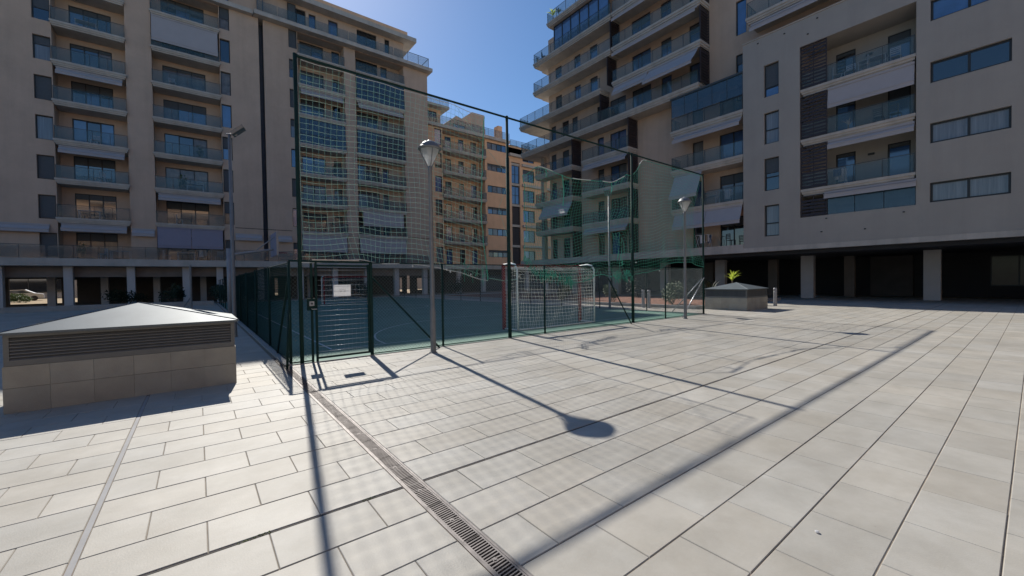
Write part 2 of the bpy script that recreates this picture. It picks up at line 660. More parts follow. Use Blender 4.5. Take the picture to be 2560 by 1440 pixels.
def wall(root, u0, u1, z0, z1, d0, d1, holes=(), m='render_orange', name='wall'):
    """one wall slab with rectangular openings"""
    b = MB()
    us = sorted({u0, u1, *[h[0] for h in holes], *[h[1] for h in holes]})
    us = [u for u in us if u0 <= u <= u1]
    for a, c in zip(us, us[1:]):
        mid = (a + c) / 2
        hs = sorted([(max(h[2], z0), min(h[3], z1)) for h in holes if h[0] < mid < h[1]])
        z = z0
        for h in hs:
            if h[0] > z + 1e-4:
                b.box(a, c, d0, d1, z, h[0])
            z = max(z, h[1])
        if z < z1 - 1e-4:
            b.box(a, c, d0, d1, z, z1)
    return b.build(name, m, root)


def frame_fn(W, Hh, n, t, horiz=None):
    def fn(b):
        b.box(0, W, 0, .09, 0, t)
        b.box(0, W, 0, .09, Hh - t, Hh)
        b.box(0, t, 0, .09, t, Hh - t)
        b.box(W - t, W, 0, .09, t, Hh - t)
        for i in range(1, n):
            x = W * i / n
            b.box(x - t * .55, x + t * .55, .005, .085, t, Hh - t)
        if horiz:
            z = Hh * horiz
            b.box(t, W - t, .007, .083, z - t * .5, z + t * .5)
    return fn


def window(root, u0, u1, z0, z1, d, n=2, shut=0.0, glass=None, t=0.07, horiz=None):
    W, Hh = u1 - u0, z1 - z0
    f = inst('window', (W, Hh, n, t, horiz or 0.0), frame_fn(W, Hh, n, t, horiz), 'window_frame', root, (u0, d, z0))
    hh = Hh * (1 - shut)
    for i in range(n):
        a, c = W * i / n + t * .5, W * (i + 1) / n - t * .5
        g = glass or random.choice(['glass_dark', 'glass_dark', 'glass_sky', 'glass_sky', 'glass_curtain', 'glass_warm'])
        if hh > t * 2:
            p = inst('pane', (c - a, hh), lambda b: b.box(0, c - a, 0, .012, 0, hh - t), g, f, (a, .05, t * .5))
            p.rotation_euler = (random.uniform(-.012, .012), 0, random.uniform(-.012, .012))
    if shut > 0.02:
        def sh(b):
            z, s = hh, 0.055
            while z < Hh - t * .5:
                b.box(t * .6, W - t * .6, .018, .036, z + .006, min(z + s, Hh - t * .4))
                z += s
            b.box(t * .6, W - t * .6, .038, .05, hh, Hh - t * .5)
        inst('roller_shutter', (W, Hh, shut), sh, 'shutter_grey', f, (0, 0, 0))
    return f


def slab_fn(L, D, th, lipL=0.0, lipR=0.0):
    def fn(b):
        b.box(-lipL, L + lipR, 0, D, -th * .38, 0)
        b.box(.05 - lipL, L - .05 + lipR, .06, D, -th * .72, -th * .38 - .0005)
        b.box(.12 - lipL, L - .12 + lipR, .13, D, -th, -th * .72 - .0005)
    return fn


def balcony(root, u0, u1, d0, d1, zt, th=0.45, rail=True, pan=1.35, ends='', glass='balcony_glass', rh=1.02, m='slab_concrete'):
    L, D = u1 - u0, d1 - d0
    s = inst('balcony', (L, D, th), slab_fn(L, D, th), m, root, (u0, d0, zt))
    if rail:
        n = max(1, round(L / pan))
        wd = (L - .16) / n

        def rl(b):
            b.box(.05, L - .05, .09, .12, rh, rh + .035)
            for i in range(n + 1):
                x = .08 + wd * i
                b.box(x - .014, x + .014, .09, .13, 0, rh)
            for e in ends:
                x = .06 if e == 'L' else L - .06
                b.box(x - .015, x + .015, .125, D - .02, rh, rh + .035)
                b.box(x - .014, x + .014, D * .5, D * .5 + .03, 0, rh)
        inst('railing', (L, D, n, ends, rh), rl, 'rail_metal', s, (0, 0, 0))
        for i in range(n):
            inst('glass_panel', (wd, rh), lambda b: b.box(0, wd - .05, 0, .010, 0, rh - .08), glass, s, (.105 + wd * i, .10, .05))
        for e in ends:
            x = .05 if e == 'L' else L - .06
            inst('glass_panel', ('e', D, rh), lambda b: b.box(0, .010, .14, D - .03, .05, rh - .03), glass, s, (x, 0, 0))
    return s


def awning(root, u0, u1, dt, zt, db, zb, m='awning_cloth', split=1):
    W = (u1 - u0) / split
    for i in range(split):
        dd, dz = db - dt, zb - zt

        def fn(b):
            N = 6
            for k in range(N):
                a, c = k / N, (k + 1) / N
                sag = lambda q: -0.05 * math.sin(math.pi * q)
                b.add([(0, dd * a, dz * a + sag(a)), (W - .03, dd * a, dz * a + sag(a)),
                       (W - .03, dd * c, dz * c + sag(c)), (0, dd * c, dz * c + sag(c))], [(0, 1, 2, 3)])
                b.add([(0, dd * a + .01, dz * a + sag(a) + .006), (W - .03, dd * a + .01, dz * a + sag(a) + .006),
                       (W - .03, dd * c + .01, dz * c + sag(c) + .006), (0, dd * c + .01, dz * c + sag(c) + .006)], [(3, 2, 1, 0)])
            b.box(-.01, W - .02, dd - .03, dd + .03, dz - .05, dz)
            b.box(0, W - .03, dd - .012, dd - .002, dz - .26, dz - .05)
            b.box(-.01, W - .02, -.04, .06, 0, .12)
        o = inst('awning', (W, dd, dz), fn, m, root, (u0 + W * i, dt, zt))


def louvre_screen(root, u0, u1, d0, z0, z1, axis='u', d1=None, step=0.2, indiv=False):
    """slatted privacy screen: along the front (axis u) or across the end of a balcony (axis d)"""
    f = MB()
    t = .05
    if axis == 'u':
        L = u1 - u0
        f.box(0, t, 0, .07, 0, z1 - z0)
        f.box(L - t, L, 0, .07, 0, z1 - z0)
        f.box(t, L - t, 0, .07, 0, t)
        f.box(t, L - t, 0, .07, z1 - z0 - t, z1 - z0)
        f.box(L / 2 - .02, L / 2 + .02, .03, .069, t, z1 - z0 - t)
        if not indiv:
            f.box(t, L - t, .10, .11, t, z1 - z0 - t)
    else:
        L = d1 - d0
        f.box(0, .07, 0, t, 0, z1 - z0)
        f.box(0, .07, L - t, L, 0, z1 - z0)
        f.box(0, .07, t, L - t, 0, t)
        f.box(0, .07, t, L - t, z1 - z0 - t, z1 - z0)
        f.box(-.04, -.03, t, L - t, t, z1 - z0 - t)
    o = f.build('louvre_screen', 'louvre_dark', root, (u0, d0, z0))
    z = t + .03
    jb = MB()
    while z + step * .7 < z1 - z0 - t:
        hgt = step * (random.choice([.5, .58, .66, .66]) if indiv else random.choice([.62, .7, .7, .78]))
        if axis == 'u':
            if indiv:
                inst('slat', ('u', L, round(hgt, 3)), lambda b: b.add(
                    [(t, .015, 0), (L - t, .015, 0), (L - t, .055, hgt), (t, .055, hgt),
                     (t, .030, 0), (L - t, .030, 0), (L - t, .068, hgt), (t, .068, hgt)],
                    [(0, 1, 2, 3), (7, 6, 5, 4), (0, 4, 5, 1), (3, 2, 6, 7)]), 'louvre_dark', o, (0, 0, z))
            else:
                jb.box(t, L - t, .02, .04, z, z + hgt)
        else:
            jb.add([(.068, t, z), (.068, L - t, z), (.03, L - t, z + hgt), (.03, t, z + hgt),
                    (.05, t, z), (.05, L - t, z), (.012, L - t, z + hgt), (.012, t, z + hgt)],
                   [(0, 1, 2, 3), (7, 6, 5, 4), (0, 4, 5, 1), (3, 2, 6, 7)])
        z += step
    if jb.v:
        jb.build('slat', 'louvre_dark', o)
    return o


# ================================================================== LEFT BUILDING (front at y = 48)
LB = thing('apartment_building', 'long ochre apartment block with stacked recessed balconies filling the left side',
           'building', (0, 48, 0))
PL = 3.14
lev = [6.88 + 0.38 + PL * k for k in range(8)]       # slab tops 7.26 ... 29.2
lev[7] = 28.9
U0 = -34.0
# ground arcade
b = MB()
b.box(U0, 24.0, -0.35, 13.0, 3.35, 3.95)
b.build('gallery_slab', 'slab_concrete', LB)
b = MB()
b.box(U0, 5.40, 0.9, 1.3, 2.45, 3.345)
b.box(5.9, 23.9, 0.9, 1.3, 2.45, 3.345)
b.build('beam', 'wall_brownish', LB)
cols = [-16.0, -12.3, -8.6, -4.85, -1.1, 1.45, 4.85, 8.5, 12.0, 15.6, 19.2, 23.0]
for u in cols:
    inst('column', ('c',), lambda b: b.box(0, .52, 0, .55, 0, 3.345), 'column_pale', LB, (u, .25, 0))
for u in (-10.3, -7.0, -3.4, 0.2, 3.6, 10.2, 17.0):
    inst('column', ('c2',), lambda b: b.box(0, .5, 0, .5, 0, 3.3), 'column_pale', LB, (u, 4.2, 0))
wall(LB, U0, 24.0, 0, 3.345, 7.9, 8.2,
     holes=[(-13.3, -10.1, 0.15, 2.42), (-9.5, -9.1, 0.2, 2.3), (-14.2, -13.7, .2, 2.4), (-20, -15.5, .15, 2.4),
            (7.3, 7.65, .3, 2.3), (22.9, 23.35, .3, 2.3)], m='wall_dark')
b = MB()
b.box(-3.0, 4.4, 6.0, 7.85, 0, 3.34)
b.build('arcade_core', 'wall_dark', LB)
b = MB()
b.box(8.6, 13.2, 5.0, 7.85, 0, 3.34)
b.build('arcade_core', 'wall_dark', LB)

bays = [(-8.80, -4.50), (-2.80, 2.15), (8.95, 13.70), (14.95, 20.80)]
strips = [(-9.82, -8.86), (2.20, 3.0), (8.12, 8.90), (19.75, 20.72)]
BACK = 1.75
# main wall plane with recessed bays and window strips (strip 4 sits inside bay D's end)
holes = [(a, c, 3.955, 28.45) for a, c in bays] + [(5.42, 5.84, 0.0, 33.0)]
wins = []
for si, (a, c) in enumerate(strips[:3]):
    for k in range(-1, 8):
        zb = (lev[k] if k >= 0 else 4.05)
        z0, z1 = zb + (0.02 if si == 0 else 0.65), zb + 2.12 + (0.35 if si else 0)
        if si == 0:
            z0, z1 = zb - 0.15, zb + 1.75
        elif si == 1:
            z0, z1 = zb + .25, zb + 2.45
        else:
            z0, z1 = zb + .45, zb + 2.40
        if k < 0:
            z0, z1 = 4.1, 6.0
        wins.append((a, c, z0, z1, si))
        holes.append((a, c, z0, z1))
for ex in (-14.5,):
    pass
wall(LB, U0, 24.0, 3.955, 28.48, 0.25, 0.60, holes=holes)
for (a, c, z0, z1, si) in wins:
    window(LB, a, c, z0, z1, .42, n=1, shut=random.choice([0, .35, .5, .5, .95, .95]), horiz=None)
# bay side cheeks and back walls
b = MB()
for a, c in bays:
    b.box(a - .25, a, .602, BACK + .3, 3.955, 28.45)
    b.box(c, c + .25, .602, BACK + .3, 3.955, 28.45)
b.build('bay_cheek', 'render_orange', LB)
AW = {(0, 4): 'r', (0, 2): 'r', (0, 0): 'r', (1, 1): 'r', (1, 6): 'down', (1, 0): 'lilac', (2, 5): 'r', (3, 0): 'down2', (3, 5): 'r',
      (2, 0): 'down2', (3, 1): 'mid'}
for bi, (a, c) in enumerate(bays):
    hs = []
    for k in range(-1, 8):
        zb = lev[k] if k >= 0 else 3.955
        if bi == 0:
            spec = [(a + .75, a + 3.3, 2.30, 3)]
        elif bi == 1:
            spec = [(a + .65, a + 3.85, 2.30, 3)]
        elif bi == 2:
            spec = [(a + .5, a + 2.9, 2.25, 2), (c - .95, c - .1, 2.2, 1)]
        else:
            spec = [(a + .5, a + 3.1, 2.25, 2), (a + 3.5, a + 4.3, 2.2, 1)]
        if k == 7:
            spec = []
        for (x0, x1, h_, n) in spec:
            hs.append((x0, x1, zb + .02, zb + h_, n, k))
    wall(LB, a, c, 3.955, 28.45, BACK, BACK + .25, holes=[h[:4] for h in hs])
    for h in hs:
        g = None
        if h[5] in (0, 1, -1):
            g = random.choice(['glass_curtain', 'glass_warm', 'glass_dark'])
        window(LB, h[0], h[1], h[2], h[3], BACK + .08, n=h[4], shut=random.choice([0, .12, .3, .2]), glass=g)
    for k in range(0, 7):
        over = .06
        enclosed = (bi, k) in ((3, 3), (2, 3), (3, 5))
        balcony(LB, a - over, c + over - (.0 if bi != 3 else 0), -0.05, BACK, lev[k], th=.42, pan=1.2,
                glass='glazing' if enclosed else 'balcony_glass')
        if enclosed:
            n = 5
            for i in range(n):
                x0 = a + .05 + (c - a - .1) * i / n
                wd = (c - a - .1) / n
                inst('glazing_panel', (wd, 'enc'), lambda b: b.box(0.02, wd - .02, 0, .02, 1.08, 2.66), 'glazing', LB, (x0, .12, lev[k]))
            for i in range(n + 1):
                x0 = a + .05 + (c - a - .1) * i / n
                inst('glazing_bar', ('l',), lambda b: b.box(-.02, .02, .10, .16, 1.08, 2.66), 'rail_metal', LB, (x0, 0, lev[k]))
    for k in range(-1, 7):
        top = (lev[k + 1] if k + 1 < 8 else 28.5) - .42
        ty = AW.get((bi, k + 1))
        if ty == 'r':
            awning(LB, a + .2, c - .2, .20, top - .14, -.10, top - .42)
        elif ty == 'down':
            awning(LB, a + .05, c - .1, .10, top - .05, -.05, top - 2.0)
        elif ty == 'mid':
            awning(LB, a + .5, c - .4, .10, top - .05, -.02, top - 1.45)
        elif ty == 'down2':
            awning(LB, a + .05, c - .1, .10, top - .05, -.05, top - 1.5, split=1 if bi == 2 else 2)
        elif ty == 'lilac':
            awning(LB, a + .05, c - .1, .10, top - .05, -.06, top - 1.55, 'awning_lilac', split=2)
# gallery railing
n = 40
b = MB()
for i in range(n + 1):
    x = U0 + (24 - U0) * i / n
    b.box(x - .015, x + .015, -.28, -.25, 3.955, 4.98)
b.box(U0, 24, -.285, -.245, 4.98, 5.02)
b.build('railing', 'rail_metal', LB)
for i in range(n):
    wd = (24 - U0) / n
    inst('glass_panel', ('gal', wd), lambda b: b.box(.05, wd - .05, 0, .01, 4.02, 4.93), 'balcony_glass', LB, (U0 + wd * i, -.27, 0))
for (a, c) in ((-13.8, -9.2), (-4.4, -2.9), (3.05, 5.3), (5.95, 8.0)):
    awning(LB, a, c, .15, 6.55, -.15, 6.25)
# dark recess between the two wings
b = MB()
b.box(5.36, 5.90, 1.4, 1.5, 0.0, 32.7)
b.build('recess_back', 'recess_grey', LB)
b = MB()
b.box(5.36, 5.415, .27, 1.4, 3.96, 32.9)
b.box(5.845, 5.90, .27, 1.4, 3.96, 32.9)
b.build('recess_cheek', 'recess_grey', LB)
# terrace slab and penthouse
b = MB()
b.box(5.0, 24.4, -.55, 12.5, 28.485, 28.9)
b.box(U0, 4.9, -.3, 12.5, 28.485, 28.9)
b.build('terrace_slab', 'slab_concrete', LB)
ph = [(8.2, 9.9, 29.0, 31.1), (12.2, 13.2, 29.0, 31.1), (15.3, 17.6, 29.0, 31.2), (10.2, 10.9, 29, 31), (18.6, 19.2, 29, 31.2)]
wall(LB, U0, 21.0, 28.905, 31.45, .6, .9, holes=ph)
for i, p in enumerate(ph):
    window(LB, *p, .75, n=1 if p[1] - p[0] < 1.4 else 2, glass=['glass_dark', 'glass_sky'][i % 2])
b = MB()
b.box(U0, 22.25, -.55, 12.5, 31.455, 31.95)
b.build('cornice', 'slab_concrete', LB)
b = MB()
b.box(U0, 22.2, 2.0, 2.4, 31.955, 33.95)
b.box(21.9, 22.2, 2.401, 12.5, 31.955, 33.95)
b.build('parapet', 'render_orange_pale', LB)
b = MB()
b.box(U0, 21.0, .91, 12.4, 28.91, 31.45)
b.box(U0, 24.0, BACK + .31, 12.4, 3.96, 28.48)
b.box(20.95, 24.0, .61, BACK + .3, 3.96, 28.48)
b.box(13.96, 14.69, .61, BACK + .3, 3.96, 28.48)
b.build('building_core', 'render_orange', LB)
# glass rail at the end of the terrace
b = MB()
for x in (21.1, 22.5, 23.9):
    b.box(x - .025, x + .025, -.45, -.40, 28.905, 30.0)
b.box(21.05, 23.95, -.455, -.395, 30.0, 30.05)
b.box(23.87, 23.93, -.395, 3, 30.0, 30.05)
b.build('railing', 'rail_metal', LB)
for x in (21.15, 22.55):
    inst('glass_panel', ('t',), lambda b: b.box(0, 1.3, 0, .01, 29.0, 29.95), 'balcony_glass', LB, (x, -.43, 0))
for k in range(9):
    wd = 1.75
    inst('glass_panel', ('t2',), lambda b: b.box(0.03, wd - .03, 0, .01, 29.0, 29.95), 'balcony_glass', LB, (5.3 + wd * k, -.43, 0))
# thin dark strip on the wall face, imitating a groove's shadow above the arcade
b = MB()
b.box(3.05, 8.05, .235, .249, 7.20, 7.26)
b.box(21.0, 24.0, .235, .249, 7.20, 7.26)
b.build('groove_shade', 'joint_dark', LB)

# ================================================================== FAR BUILDING (front at y = 50)
FB = thing('apartment_building', 'lower orange block with roof terraces between the long left block and the tower',
           'building', (0, 50, 0))
FLV = [3.95, 7.2, 10.4, 13.6, 16.85, 20.0, 23.1]
hs = []
for k in range(6):
    z = FLV[k]
    hs.append((25.8, 26.85, z + .3, z + 2.45, 1))
    hs.append((34.4, 38.05, z + 1.25, z + 2.3, 4))
    hs.append((41.2, 43.6, z + .5, z + 2.4, 2))
hs2 = [h for h in hs if h[3] < 22.5]
bayh = [(27.0, 34.0, 3.96, 22.6), (38.95, 40.6, 3.96, 20.1)]
b_h = [h[:4] for h in hs2]
wall(FB, 24.1, 66.0, 3.96, 22.65, 0, .3, holes=b_h + bayh, m='render_orange_pale')
for h in hs2:
    window(FB, h[0], h[1], h[2], h[3], .1, n=h[4], shut=random.choice([0, 0, .3]))
wh = []
for k in range(6):
    z = FLV[k]
    for (x0, x1) in ((28.2, 29.2), (30.4, 31.3), (32.5, 33.5)):
        wh.append((x0, x1, z + .05, z + 2.3))
wall(FB, 27.0, 34.0, 3.96, 22.6, 1.6, 1.8, holes=wh, m='render_orange_pale')
for h in wh:
    window(FB, *h, 1.65, n=1, shut=random.choice([0, .3, 0]))
for k in range(1, 6):
    balcony(FB, 26.9, 34.1, -.35, 1.6, FLV[k], th=.38, pan=1.2, ends='LR')
    b = MB()
    b.box(38.95, 40.6, .1, 1.3, FLV[k] - .35, FLV[k])
    b.box(40.95, 66, -.35, -.005, FLV[k] - .35, FLV[k])
    b.build('floor_band', 'slab_concrete', FB)
    louvre_screen(FB, 38.97, 40.58, .18, FLV[k] + .02, FLV[k] + 2.8, step=.28) if k < 3 else \
        window(FB, 38.97, 40.58, FLV[k] + .02, FLV[k] + 2.8, .2, n=2, glass='glass_sky', horiz=.5)
louvre_screen(FB, 38.97, 40.58, .18, 3.98, 6.8, step=.28)
b = MB()
b.box(24.1, 66.0, 1.82, 12, 3.96, 22.6)
b.box(24.1, 26.95, .32, 1.81, 3.96, 22.6)
b.box(34.05, 38.9, .32, 1.81, 3.96, 22.6)
b.box(40.65, 66, .32, 1.81, 3.96, 22.6)
b.build('building_core', 'render_orange_pale', FB)
b = MB()
b.box(24.1, 38.4, -.45, 12, 22.66, 23.1)
b.box(38.41, 66, -.45, 12, 20.9, 21.3)
b.build('terrace_slab', 'slab_concrete', FB)
b = MB()
b.box(38.41, 66, .0, 12, 21.31, 22.3)
b.build('parapet', 'render_orange_pale', FB)


def glass_rail(root, u0, u1, d, z, h=1.0, n=None, deep=0):
    n = n or max(1, round((u1 - u0) / 1.2))
    wd = (u1 - u0) / n
    b = MB()
    for i in range(n + 1):
        b.box(u0 + wd * i - .02, u0 + wd * i + .02, d - .02, d + .02, z, z + h)
    b.box(u0, u1, d - .025, d + .025, z + h, z + h + .04)
    if deep:
        b.box(u0 - .02, u0 + .02, d, d + deep, z + h, z + h + .04)
    b.build('railing', 'rail_metal', root)
    for i in range(n):
        inst('glass_panel', ('gr', wd, h), lambda b: b.box(.05, wd - .05, 0, .01, .05, h - .06), 'balcony_glass', root, (u0 + wd * i, d, z))


glass_rail(FB, 24.3, 33.0, -.38, 23.11)
glass_rail(FB, 33.1, 38.3, -.38, 23.11)
glass_rail(FB, 38.5, 50, -.38, 22.31)
# penthouse, its flat roof and roof terrace
wall(FB, 24.1, 27.4, 23.11, 25.6, 1.2, 1.5, holes=[(24.9, 26.8, 23.7, 25.2)], m='render_orange_pale')
window(FB, 24.9, 26.8, 23.7, 25.2, 1.3, n=2, glass='glass_dark')
b = MB()
b.box(24.1, 27.4, 1.66, 8, 23.11, 25.6)
b.build('penthouse', 'render_orange_pale', FB)
b = MB()
b.box(24.0, 28.3, .2, 8, 25.61, 25.95)
b.build('roof_slab', 'slab_concrete', FB)
glass_rail(FB, 24.2, 28.2, .3, 25.96)
b = MB()     # pitched stair roof
b.add([(29.3, 3, 23.11), (32.9, 3, 23.11), (32.9, 3, 25.0), (32.2, 3, 26.0), (31.0, 3, 26.3), (29.3, 3, 24.9),
       (29.3, 7, 23.11), (32.9, 7, 23.11), (32.9, 7, 25.0), (32.2, 7, 26.0), (31.0, 7, 26.3), (29.3, 7, 24.9)],
      [(0, 1, 2, 3, 4, 5), (11, 10, 9, 8, 7, 6), (1, 7, 8, 2), (2, 8, 9, 3), (3, 9, 10, 4), (4, 10, 11, 5), (5, 11, 6, 0)])
b.build('stair_house', 'render_orange', FB)
window(FB, 30.4, 32.4, 23.2, 25.0, 2.88, n=2, glass='glass_sky')
b = MB()
b.box(33.0, 36.2, 3.0, 6.5, 23.11, 25.4)
b.box(33.9, 36.2, 3.2, 6.3, 25.41, 27.6)
b.build('stair_tower', 'render_orange', FB)
b = MB()
b.box(38.3, 39.1, 2.5, 3.6, 22.0, 26.3)
b.build('chimney', 'render_orange_pale', FB)
b = MB()
b.box(24.1, 66, -.45, 12, 3.35, 3.95)
b.build('gallery_slab', 'slab_concrete', FB)
for u in (25.0, 29.2, 33.4, 37.6, 41.8, 46):
    inst('column', ('c',), lambda b: b.box(0, .66, 0, .55, 0, 3.345), 'column_pale', FB, (u, .2, 0))
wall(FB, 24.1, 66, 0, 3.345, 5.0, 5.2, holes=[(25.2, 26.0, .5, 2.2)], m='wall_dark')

# ================================================================== RIGHT SIDE (front at x = 31, local x = -world y)
TW = thing('apartment_tower', 'tall ochre apartment tower on the right with wide cantilevered balconies and dark slatted ends',
           'building', (31, 0, 0), R(-90))
TL = [3.95, 7.2, 10.4, 13.6, 16.8, 20.0, 23.2, 26.4, 29.6]
DW = 1.5       # wall plane
doors = []


def door(u0, u1, k, h_=2.3, n=1, g=None):
    doors.append((u0, u1, TL[k] + .03, TL[k] + h_, n, g))


for k in range(0, 4):
    door(-17.4, -16.5, k)
    door(-15.2, -13.2, k, n=2)
for k in range(0, 5):
    door(-27.4, -26.6, k)
    door(-25.8, -23.9, k, n=2)
    door(-34.2, -33.4, k)
    door(-32.4, -31.4, k)
    door(-30.9, -30.1, k)
for k in (4, 5, 6, 7):
    door(-17.6, -16.7, k, g='glass_sky')
    door(-20.2, -19.2, k, g='glass_sky')
    door(-23.2, -21.2, k, n=2, g='glass_sky')
for k in (5, 6, 7):
    door(-33.4, -32.4, k)
    door(-30.5, -29.6, k, g='glass_sky')
    door(-28.3, -27.3, k, g='glass_sky')
doors.append((-13.95, -13.2, 19.75, 22.3, 1, 'glass_sky'))
doors.append((-13.95, -13.1, 14.9, 18.3, 1, 'glass_dark'))
doors.append((-11.0, -9.6, 20.1, 22.3, 1, 'glass_sky'))
doors.append((-8.6, -6.6, 20.1, 22.3, 2, 'glass_sky'))
wall(TW, -34.5, -12.87, 3.96, 29.15, DW, DW + .3, holes=[d[:4] for d in doors if d[1] < -12.9])
wall(TW, -12.869, -3.0, 18.13, 29.15, DW, DW + .3, holes=[d[:4] for d in doors if d[0] > -12.8])
for d in doors:
    window(TW, d[0], d[1], d[2], d[3], DW + .1, n=d[4], shut=random.choice([0, 0, .2, .3]), glass=d[5])
b = MB()
b.box(-34.5, -12.87, DW + .31, 13, 3.96, 29.15)
b.box(-12.869, -3.0, DW + .31, 13, 18.13, 29.15)
b.box(-27.5, -3.0, DW + .6, 13, 29.61, 34.5)
b.build('building_core', 'render_orange', TW)
b = MB()
b.box(-38.2, -12.86, -.02, 12.9, 3.35, 3.95)
b.build('gallery_slab', 'slab_concrete', TW)
# section C next to the cream block
for k in (1, 2, 3):
    balcony(TW, -18.5, -12.87, 0, DW, TL[k], th=.5, ends='L')
# glazed balcony
for i in range(5):
    wd = 5.5 / 5
    inst('glazing_panel', ('gz',), lambda b: b.box(.02, wd - .02, 0, .015, 1.1, 2.55), 'glazing', TW, (-18.4 + wd * i, .1, TL[3]))
b = MB()
b.box(-18.5, -12.87, .02, DW, TL[3] + 2.56, TL[3] + 2.70)
b.build('glazed_roof', 'rail_metal', TW)
for i in range(6):
    x0 = -18.4 + 1.1 * i
    inst('glazing_bar', ('t',), lambda b: b.box(-.02, .02, .09, .14, 1.1, 2.55), 'rail_metal', TW, (x0, 0, TL[3]))
awning(TW, -18.2, -15.9, .1, 10.0 - .15, -.75, 8.15)
awning(TW, -18.2, -12.95, .1, 6.75, -.35, 5.75, split=2)
awning(TW, -18.2, -13.0, .1, 13.0, -.25, 12.75)
# section D
for k in (1, 2, 3):
    balcony(TW, -28.3, -22.6, 0, DW, TL[k], th=.5, ends='')
    if k != 2:
        awning(TW, -28.0, -22.8, .12, TL[k] - .62, -.2, TL[k] - .86)
for k in (0, 1, 2, 3):
    louvre_screen(TW, -22.72, -22.6, .1, TL[k] + .02, TL[k + 1] - .5, axis='d', d1=DW, step=.22)
# section E
for k in (1, 2, 3):
    balcony(TW, -35.5, -29.6, 0, DW, TL[k], th=.5, ends='L')
for k in (0, 1, 2, 3):
    louvre_screen(TW, -29.72, -29.6, .1, TL[k] + .02, TL[k + 1] - .5, axis='d', d1=DW, step=.22)
awning(TW, -34.2, -29.7, .1, 9.75, -.6, 8.6)
# long slab
balcony(TW, -38.0, -16.1, -.0, DW, TL[4], th=.55, ends='L')
b = MB()
b.box(-38.0, -34.52, DW + .001, 5.5, TL[4] - .5, TL[4] - .01)
b.box(-38.2, -34.52, DW + .001, 5.5, TL[5] - .5, TL[5] - .01)
for k in (6, 7):
    b.box(-35.6, -34.52, DW + .001, 6.5, TL[k] - .5, TL[k] - .01)
b.build('slab_wrap', 'slab_concrete', TW)
# posts carrying the long corner
b = MB()
b.box(-36.6, -36.1, 2.0, 2.5, 3.96, 16.29)
b.build('corner_post', 'render_cream', TW)
# section D2
for k in (5, 6, 7):
    balcony(TW, -24.4, -15.9, 0, DW, TL[k], th=.5, ends='')
for k in (4, 5, 6):
    louvre_screen(TW, -16.02, -15.9, .1, TL[k] + .02, TL[k + 1] - .5, axis='d', d1=DW, step=.22)
awning(TW, -24.2, -20.6, .1, TL[5] - .6, -.25, TL[5] - 1.15)
awning(TW, -20.5, -16.15, .1, TL[5] - .6, -.9, TL[5] - 1.75)
awning(TW, -24.2, -16.2, .1, TL[6] - .6, -.2, TL[6] - .72)
awning(TW, -24.2, -16.2, .1, TL[7] - .6, -.2, TL[7] - .72)
# section E2
balcony(TW, -38.2, -25.8, 0, DW, TL[5], th=.5, ends='L')
balcony(TW, -35.6, -24.5, .0, DW, TL[6], th=.5, ends='L')
balcony(TW, -35.5, -24.45, 0, DW, TL[7], th=.5, ends='L')
balcony(TW, -32.9, -24.4, -.25, DW + .3, TL[8], th=.45, ends='L')
for (k, u) in ((4, -25.8), (5, -24.9), (6, -24.5)):
    louvre_screen(TW, u - .12, u, .1, TL[k] + .02, TL[k + 1] - .5, axis='d', d1=DW, step=.22)
for i in range(6):
    wd = 7.4 / 6
    f = inst('glazing_panel', ('pent',), lambda b: b.box(.05, wd - .05, 0, .02, .06, 2.7), 'glass_sky', TW, (-32.3 + wd * i, .35, TL[7]))
for i in range(7):
    x0 = -32.3 + 7.4 / 6 * i
    inst('glazing_bar', ('p',), lambda b: b.box(-.05, .05, .30, .42, .01, 2.64), 'window_frame', TW, (x0, 0, TL[7]))
b = MB()
b.box(-32.3, -24.9, .30, .42, TL[8] - .545, TL[8] - .455)
b.build('glazing_head', 'window_frame', TW)
# balcony above the cream block
balcony(TW, -12.6, -3.0, -.15, DW, 19.75, th=.45, ends='L')
awning(TW, -12.3, -4, -.02, 19.1, -.3, 18.9)

# underside, columns and the shaded undercroft
WB = thing('apartment_block', 'cream apartment block with ribbon windows over an open undercroft at the right edge',
           'building', (31, 0, 0), R(-90))
UE = 20.0
wz = [(5.44, 6.48, 'glass_curtain'), (8.57, 9.63, 'glass_curtain'), (11.75, 12.86, 'glass_dark'), (15.0, 16.1, 'glass_sky')]
nz = [(4.38, 6.5), (7.5, 9.7), (10.68, 12.8), (13.87, 16.05)]
hol = [(-3.5, -.76, a, c) for a, c, _ in wz] + [(-11.5, -10.6, a, c) for a, c in nz] + [(-9.4, -4.03, 5.4, 16.35)] + \
      [(3.6, 6.4, a, c) for a, c, _ in wz]
wall(WB, -12.85, UE, 3.66, 18.05, 0, .4, holes=hol, m='render_cream')
for i, (a, c, g) in enumerate(wz):
    window(WB, -3.5, -.76, a, c, .14, n=2, glass=g, t=.09)
    window(WB, 3.6, 6.4, a, c, .14, n=2, glass=g, t=.09)
for i, (a, c) in enumerate(nz):
    window(WB, -11.5, -10.6, a, c, .16, n=1, shut=[0, .45, 0, .72][i], glass=['glass_curtain', 'glass_dark', 'glass_curtain', 'glass_sky'][i],
           horiz=[.42, .42, .45, .3][i])
b = MB()
b.box(-12.84, -9.65, .41, 12.9, 3.66, 18.0)
b.box(-9.64, -3.8, 2.3, 12.9, 3.66, 18.0)
b.box(-3.79, UE, .41, 12.9, 3.66, 18.0)
b.box(-9.64, -9.41, .41, 2.29, 3.66, 18.0)
b.box(-4.02, -3.8, .41, 2.29, 3.66, 18.0)
b.box(-9.4, -4.03, .41, 2.29, 16.36, 18.0)
b.build('building_core', 'render_cream', WB)
b = MB()
b.box(-12.86, UE, -.03, 12.9, 3.35, 3.655)
b.build('base_slab', 'slab_concrete', WB)
b = MB()
